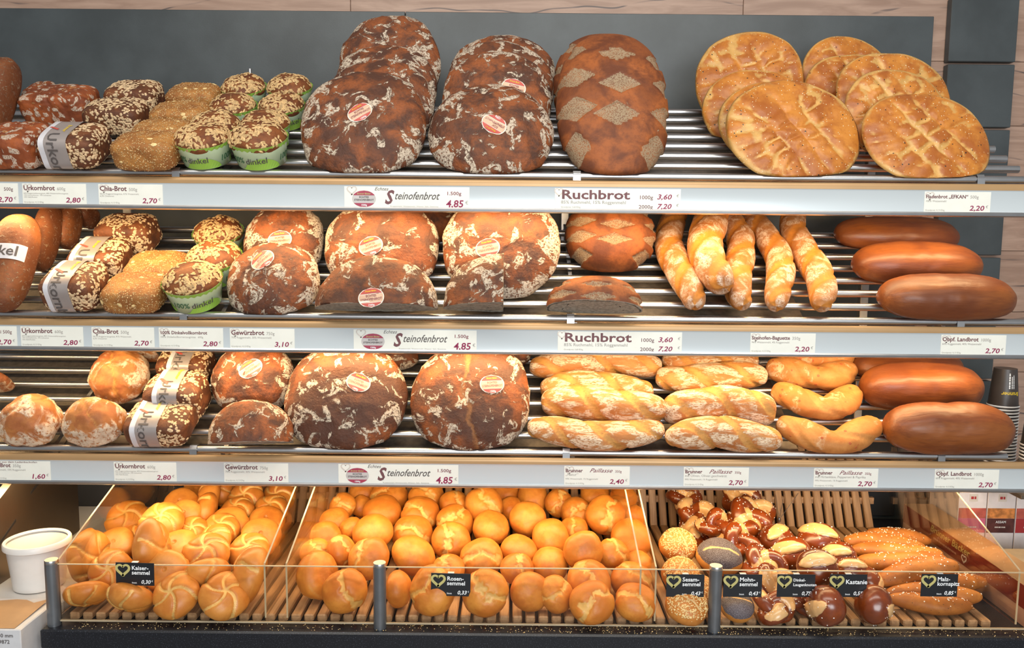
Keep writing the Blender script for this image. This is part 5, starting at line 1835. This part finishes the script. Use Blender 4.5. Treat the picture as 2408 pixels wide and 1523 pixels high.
# sesame and poppy rolls ----------------------------------------------------------------------------
roll(('sesame', 1), 1594, 1283, 90, 58, 5, 'topmost sesame roll, covered in seeds, above the other sesame rolls', 'sesame rolls', dy=-0.03)
roll(('sesame', 2), 1600, 1352, 90, 55, 0, 'sesame roll half hidden by its black price card', 'sesame rolls', dy=-0.01)
roll(('sesame', 3), 1614, 1424, 102, 62, 12, 'front sesame roll with a bare stripe through the seeds', 'sesame rolls', rest=True, spin=0.9)
roll(('sesame', 2), 1648, 1388, 74, 50, 20, 'sesame roll tucked behind the grey post', 'sesame rolls', dy=0.04)
roll(('poppy', 1), 1691, 1311, 107, 72, 5, 'grey poppy seed roll above the grey post', 'poppy seed rolls', dy=-0.04)
roll(('poppy', 2), 1733, 1426, 80, 58, 5, 'grey poppy seed roll at the front, under its price card', 'poppy seed rolls', rest=True)
# pretzel knots --------------------------------------------------------------------------------------
GK = 'salted pretzel knots'
for (u, v, w, e, a, rs, dy, sd, lb) in ((1755, 1226, 118, 50, 10, 0, -0.06, 1, 'large glossy pretzel knot on top of the knot pile'), (1778, 1204, 90, 45, 30, 0, 0.04, 2, 'pretzel knot tucked behind the large top knot'),
                                        (1634, 1215, 88, 50, -30, 0, 0, 3, 'pretzel knot at the left of the pile above the sesame rolls'), (1682, 1238, 88, 45, 0, 0, -0.02, 4, 'pretzel knot in the middle of the pile with pale split'),
                                        (1612, 1174, 90, 60, 0, 0, 0, 1, 'pretzel knot at the back left of the pile'), (1738, 1170, 92, 60, 0, 0, 0.02, 2, 'pretzel knot at the back right of the pile, below the rail'),
                                        (1655, 1268, 76, 40, -10, 0, 0.06, 3, 'dark pretzel knot between the sesame and poppy rolls'), (1735, 1281, 106, 45, 0, 0, 0.0, 4, 'pretzel knot right above the grey poppy seed roll'),
                                        (1795, 1330, 116, 65, 0, 0, -0.02, 1, 'flat pretzel knot with torn salty top above the price cards'), (1822, 1374, 92, 40, 0, 0, 0, 2, 'pretzel knot hidden between two price cards'),
                                        (1818, 1428, 98, 72, 10, 1, 0, 3, 'front left pretzel knot lying on the slats'), (1880, 1410, 92, 68, -10, 1, 0, 4, 'front pretzel knot under the knot price card')):
    roll(('knot', sd), u, v, w, e, a, lb, GK, rest=bool(rs), dy=dy)
GC = 'chestnut lye rolls'
for (u, v, w, e, a, spin, rs, dy, lb) in ((1826, 1272, 86, 75, 30, 0.3, 0, 0, 'lye roll with a pale crown cut at the back left'), (1925, 1272, 97, 65, -40, 0.1, 0, 0, 'lye roll with a pale corner cut at the back right'),
                                          (1862, 1305, 92, 40, -55, 0.5, 0, -0.03, 'lye roll gaping pale towards the left'), (1973, 1311, 80, 45, -60, 0.4, 0, 0, 'lye roll with a small pale cut beside the malt sticks'),
                                          (1921, 1334, 94, 50, -12, 0.25, 0, -0.07, 'lye roll with a wide pale cut facing the viewer'), (2002, 1342, 72, 62, -5, 0.0, 0, -0.04, 'lye roll with pale top above its price card'),
                                          (1942, 1424, 86, -10, -75, 0.6, 1, 0, 'front dark lye roll with white crumb showing at its left'), (2053, 1421, 86, -20, 70, -0.5, 1, 0, 'front dark lye roll with a torn lower right edge'),
                                          (1935, 1374, 74, 20, 60, 0, 0, 0.0, 'lye roll between the knot and lye roll price cards'), (2040, 1368, 66, 10, 80, 0, 0, 0.02, 'lye roll at the right of its price card')):
    roll(('chest', int(abs(u)) % 4), u, v, w, e, a, lb, GC, spin=spin, rest=bool(rs), dy=dy)

settle()

# malt sticks -----------------------------------------------------------------------------------------
for q, (u, v, w, h, ang, Y, rs, lb) in enumerate(((2112, 1262, 150, 40, -6, 2.19, 0, 'malt stick at the very back of the pile'), (2077, 1277, 190, 44, -4, 2.125, 0, 'malt stick second from the back of the pile'),
                                                  (2108, 1299, 204, 46, 2, 2.06, 0, 'malt stick third from the back of the pile'), (2122, 1320, 205, 50, 4, 1.995, 0, 'malt stick in the middle of the pile'),
                                                  (2152, 1345, 200, 56, 12, 1.935, 0, 'thick malt stick slanting above its price card'), (2193, 1396, 210, 48, 3, 1.88, 0, 'malt stick half hidden behind its price card'),
                                                  (2188, 1438, 186, 44, -1, 1.835, 1, 'malt stick lying at the front on the slats'), (2248, 1424, 140, 40, 0, 1.955, 1, 'malt stick behind the front one, its right end showing'))):
    c = at(u, v, Y)
    d = proj(c)[0, 2] / FPX
    V, F, A = b_twist([w * d, h * d * 1.12, h * d * 1.0], q * 1.7 + 0.3, k=48, nphi=20, lobes=1, turns=0.5, amp=0.05, p=2.7, cutw=-1, taper=0.2)
    A = {'dk': A['dk']}
    R = roty(-R_(ang)) @ rotz(R_(-6 + 5 * math.sin(q * 2)))
    W = V @ R.T + c
    if rs:
        c = c + [0, 0, SLAT + 0.002 - W[:, 2].min()]
    o = put('malt_stick', V, F, A, R, c, M['malt'], lb, 'roll', 'malt grain sticks')
    wt = np.clip((V[:, 2] - V[:, 2].min()) / (V[:, 2].max() - V[:, 2].min()) * 1.6 - 0.6, 0, 1)
    vs, fs = scatter(V, F, wt, 60, (0.0032, 0.003, 0.0026))
    mesh_obj('salt_grains', vs, fs, M['salt'], o, smooth=False)['kind'] = 'stuff'

# ================================================================== PRICE LABELS
YL = YF - 0.0148
G_L = 'paper price labels in the shelf rails'
KG = {'u': [], }


def shelf_label(i, u0, u1, label, title, tsize, weight, lines, price, big=None):
    x0, x1 = at(u0, 761, YL)[0], at(u1, 761, YL)[0]
    dep = proj([0, YL, ZS[i] - 0.05])[0, 2]
    x0, x1 = (u0 - 1204) * dep / FPX, (u1 - 1204) * dep / FPX
    w = x1 - x0
    h = 0.0485
    o = MB().box(0, w, 0, 0.0006, 0, h).build('price_label', M['paper'])
    o.location = (x0, YL, ZS[i] - 0.0785)
    tag(o, label, 'price label', G_L)
    f = front(-0.0004)
    if big == 'stein':
        heart_strip(0.018, 0.040, 0.011, 0.16, front(-0.0002), 'heart_mark', M['ink_pale'], o)
        oval(0.047, 0.0195, 0.0285, 0.0195, -1, 1, f, 'seal', M['seal_mid'], o)
        f2 = front(-0.0007)
        oval(0.047, 0.0195, 0.0285, 0.0195, 0.42, 1, f2, 'seal_band', M['seal_red'], o)
        oval(0.047, 0.0195, 0.0285, 0.0195, -1, -0.52, f2, 'seal_band', M['seal_red'], o)
        f3 = front(-0.0010)
        letters([('Brunner Bäcker', 0.047, 0.0298, 0.0056, 0.02, 0.2, 'C', 0.033)], f3, 'lettering', M['ink_gold'], o)
        letters([('ECHTES', 0.047, 0.0215, 0.0058, 0.02, 0, 'C', 0.023), ('STEINOFENBROT', 0.047, 0.0150, 0.0058, 0.02, 0, 'C', 0.047)], f3, 'lettering', M['ink_dark'], o)
        letters([('1500g', 0.047, 0.0028, 0.0058, 0.02, 0, 'C', None)], f3, 'lettering', M['ink_white'], o)
        letters([('Echtes', 0.072, 0.0395, 0.0115, 0.0, 0.35, 'L', 0.034), ('teinofenbrot', 0.119, 0.0190, 0.0255, 0.008, 0.42, 'L', 0.110)], f, 'lettering', M['ink_dark'], o)
        letters([('S', 0.096, 0.0085, 0.045, 0.03, 0.3, 'L', 0.024)], f, 'initial', M['ink_brown'], o)
        letters([('1.500g', 0.262, 0.0300, 0.0115, 0.01, 0, 'C', 0.036)], f, 'lettering', M['ink_red'], o)
        letters([(price, w - 0.014, 0.0015, 0.0235, 0.02, 0.12, 'R', 0.042)], f, 'price', M['ink_price'], o)
        letters([('€', w - 0.003, 0.0085, 0.011, 0, 0, 'R', None)], f, 'lettering', M['ink_grey'], o)
        letters([('Roggenmehl, Weizenmehl, Wasser, Salz, Gewürze', 0.110, 0.0008, 0.0045, 0, 0, 'L', 0.115)], f, 'small_print', M['ink_grey'], o)
        return o
    if big == 'ruch':
        heart_strip(0.010, 0.040, 0.010, 0.16, front(-0.0002), 'heart_mark', M['ink_pale'], o)
        letters([('Ruchbrot', 0.015, 0.0240, 0.0300, 0.022, 0, 'L', 0.165)], f, 'lettering', M['ink_brown'], o)
        letters([('85% Ruchmehl, 15% Roggenmehl', 0.015, 0.0125, 0.0105, 0.004, 0, 'L', 0.155)], f, 'lettering', M['ink_grey'], o)
        letters([('1000g', 0.201, 0.0245, 0.0125, 0.004, 0, 'L', 0.034), ('2000g', 0.201, 0.0020, 0.0125, 0.004, 0, 'L', 0.034)], f, 'lettering', M['ink_brown'], o)
        letters([('3,60', 0.244, 0.0245, 0.0165, 0.016, 0.25, 'L', 0.036), ('7,20', 0.244, 0.0020, 0.0165, 0.016, 0.25, 'L', 0.036)], f, 'price', M['ink_price'], o)
        letters([('€', w - 0.004, 0.030, 0.009, 0, 0.2, 'R', None), ('€', w - 0.004, 0.0075, 0.009, 0, 0.2, 'R', None), ('Grundpreis: 3,60 €/kg', 0.015, 0.0025, 0.0052, 0, 0, 'L', None)], f, 'small_print', M['ink_grey'], o)
        return o
    heart_strip(0.013, 0.039, 0.010, 0.16, front(-0.0002), 'heart_mark', M['ink_pale'], o)
    if title:
        letters([(title, 0.003, h - 0.0155, tsize, 0.022, 0, 'L', None)], f, 'lettering', M['ink_brown'], o)
        tw = text_geo(title, tsize, 0.022, 0)[0][:, 0].max() + 0.003
        letters([(weight, min(tw + 0.005, w - 0.022), h - 0.0155, 0.0105, 0.002, 0, 'L', None)], f, 'lettering', M['ink_grey'], o)
    else:
        letters([(weight, w - 0.012, h - 0.0175, 0.0115, 0.004, 0, 'R', None)], f, 'lettering', M['ink_brown'], o)
    k = 0
    if lines:
        rows = []
        for t, sz, col in lines:
            rows.append((t, 0.003, h - 0.0245 - k, sz, 0.002, 0, 'L', None))
            k += sz * 1.0
        letters(rows, f, 'small_print', M['ink_grey'], o)
    letters([(price, w - 0.014, 0.0045, 0.0165, 0.016, 0.15, 'R', 0.036)], f, 'price', M['ink_price'], o)
    letters([('€', w - 0.005, 0.0105, 0.009, 0, 0.15, 'R', None), ('Grundpreis: 4,13 €/kg', 0.003, 0.003, 0.0052, 0, 0, 'L', None)], f, 'small_print', M['ink_grey'], o)
    return o


UR = [('60% Roggenmahlerzeugnisse, 40% Weizenmahlerzeugnisse', 0.0045, 0), ('15% Sonnenblumen, 10% Leinsamen', 0.0045, 0), ('10% Haferflocken', 0.0045, 0)]
CH = [('58,5% Roggenerzeugnisse, 41% Weizenmehl,', 0.0052, 0), ('6,5% Chiasamen', 0.0052, 0)]
GW = [('70% Roggenmehl, 30% Weizenmehl', 0.0068, 0)]
LB = [('60% Roggenmehl, 40% Weizenmehl', 0.0066, 0)]
shelf_label(1, -112, 40, 'price label reading 500g and 2,70 at the left edge of the top rail', '', 0, '500g', None, '2,70')
shelf_label(1, 50, 200, 'price label for Urkornbrot on the top rail', 'Urkornbrot', 0.0155, '600g', UR, '2,80')
shelf_label(1, 229, 380, 'price label for Chia-Brot on the top rail', 'Chia-Brot', 0.0160, '500g', CH, '2,70')
shelf_label(1, 807, 1101, 'wide price label for Steinofenbrot with seal on the top rail', '', 0, '', None, '4,85', 'stein')
shelf_label(1, 1302, 1598, 'wide price label for Ruchbrot on the top rail', '', 0, '', None, '', 'ruch')
shelf_label(1, 2171, 2327, 'price label for Fladenbrot at the right of the top rail', 'Fladenbrot „EFKAN“', 0.0118, '500g', [('100% Weizenmehl', 0.0066, 0)], '2,20')
shelf_label(2, -112, 40, 'price label ending in 500g at the left edge of the middle rail', '', 0, 'Dinkel 500g', None, '2,70')
shelf_label(2, 49, 196, 'price label for Urkornbrot on the middle rail', 'Urkornbrot', 0.0155, '600g', UR, '2,80')
shelf_label(2, 216, 363, 'price label for Chia-Brot on the middle rail', 'Chia-Brot', 0.0155, '500g', CH, '2,70')
shelf_label(2, 374, 525, 'price label for Dinkelvollkornbrot on the middle rail', '100% Dinkelvollkornbrot', 0.0112, '', [('100% Dinkelvollkornerzeugnisse   600g', 0.0066, 0)], '2,80')
shelf_label(2, 541, 693, 'price label for Gewürzbrot on the middle rail', 'Gewürzbrot', 0.0160, '750g', GW, '3,10')
shelf_label(2, 832, 1121, 'wide price label for Steinofenbrot with seal on the middle rail', '', 0, '', None, '4,85', 'stein')
shelf_label(2, 1312, 1604, 'wide price label for Ruchbrot on the middle rail', '', 0, '', None, '', 'ruch')
shelf_label(2, 1765, 1918, 'price label for Steinofen-Baguette on the middle rail', 'Steinofen-Baguette', 0.0122, '350g', [('96% Weizenmehl, 4% Roggenmehl', 0.0066, 0)], '2,20')
shelf_label(2, 2213, 2366, 'price label for Obpf. Landbrot on the middle rail', 'Obpf. Landbrot', 0.0140, '1000g', LB, '2,70')
AGL = shelf_label(3, -30, 122, 'price label for Agile-Brot at the left edge of the lowest rail', 'Agile-Brot', 0.0140, '350g', [('90% Weizenmehl, 10% Roggenmehl', 0.0066, 0)], '1,60')
letters([('ch aus dem Ladenbackofen', 0.030, 0.0440, 0.0062, 0.004, 0, 'L', 0.098)], front(-0.0004), 'lettering', M['ink_brown'], AGL)
shelf_label(3, 271, 418, 'price label for Urkornbrot on the lowest rail', 'Urkornbrot', 0.0155, '600g', UR, '2,80')
shelf_label(3, 530, 681, 'price label for Gewürzbrot on the lowest rail', 'Gewürzbrot', 0.0160, '750g', GW, '3,10')
shelf_label(3, 799, 1081, 'wide price label for Steinofenbrot with seal on the lowest rail', '', 0, '', None, '4,85', 'stein')
for u0, u1, sub, pr, lb in ((1330, 1484, '„Natur“', '2,40', 'price label for plain Paillasse on the lowest rail'),
                            (1611, 1764, 'mit Oliven, Oliven geschwärzt', '2,70', 'price label for olive Paillasse on the lowest rail'),
                            (1917, 2068, 'mit Hirtenkäse, Pepperoni & Paprika', '2,70', 'price label for cheese and pepper Paillasse on the lowest rail')):
    o = shelf_label(3, u0, u1, lb, 'Brunner', 0.0128, '', [(sub, 0.0098 if len(sub) < 10 else 0.0085, 0), ('99% Weizenmehl, 1% Roggenmehl', 0.0058, 0)], pr)
    letters([('Paillasse', 0.062, 0.033, 0.0150, 0, 0.5, 'L', 0.058), ('350g', 0.126, 0.033, 0.0085, 0, 0, 'L', None)], front(-0.0004), 'lettering', M['ink_red'], o)
shelf_label(3, 2201, 2352, 'price label for Obpf. Landbrot on the lowest rail', 'Obpf. Landbrot', 0.0140, '1000g', LB, '2,70')

# black price cards clipped on the acrylic front
for (u0, v0, u1, v1, t1, t2, pr, lb) in ((274, 1322, 362, 1377, 'Kaiser-', 'semmel', '0,30', 'black price card for the kaiser rolls'),
                                         (1014, 1347, 1107, 1403, 'Rosen-', 'semmel', '0,33', 'black price card for the rosette rolls'),
                                         (1566, 1350, 1657, 1403, 'Sesam-', 'semmel', '0,43', 'black price card for the sesame rolls'),
                                         (1700, 1350, 1793, 1404, 'Mohn-', 'semmel', '0,43', 'black price card for the poppy seed rolls'),
                                         (1826, 1350, 1918, 1404, 'Dinkel-', 'Laugenknoten', '0,75', 'black price card for the pretzel knots'),
                                         (1949, 1350, 2040, 1404, 'Kastanie', '', '0,55', 'black price card for the chestnut lye rolls'),
                                         (2164, 1349, 2254, 1404, 'Malz-', 'kornspitz', '0,85', 'black price card for the malt sticks')):
    yc = YA - 0.0012
    a, b = at(u0, v1, yc), at(u1, v0, yc)
    w, h = b[0] - a[0], 0.054
    zt = at((u0 + u1) / 2, v0, yc)[2]
    o = MB().box(0, w, 0, 0.0008, -h, 0, 0.0003).build('price_card', M['card'])
    o.location = (a[0], yc, zt)
    o.rotation_euler = (0, R_(1.0 if u0 < 1200 else 0.0), 0)
    tag(o, lb, 'price card', 'black price cards on the acrylic')
    f = front(-0.0005)
    heart_strip(0.0165, -0.0165, 0.0145, 0.22, f, 'heart_mark', M['ink_gold'], o)
    big = 0.0135 if len(t2) < 11 else 0.0095
    L = [(t1, 0.0365, -0.0165 if t2 else -0.0225, big if t2 else 0.0145, 0.02, 0, 'L', None)]
    if t2:
        L.append((t2, 0.0365, -0.0275, big, 0.02, 0, 'L', None))
    L += [(pr, w - 0.008, -0.049, 0.0125, 0.018, 0.25, 'R', None), ('Stück', 0.0365, -0.0490, 0.0052, 0.01, 0, 'L', None), ('€', w - 0.003, -0.0445, 0.0055, 0, 0, 'R', None)]
    letters(L, f, 'lettering', M['ink_white'], o)
    MB().box(w * 0.42, w * 0.58, -0.0006, 0.0068, 0.0004, 0.0016).build('clip', M['white'], o)
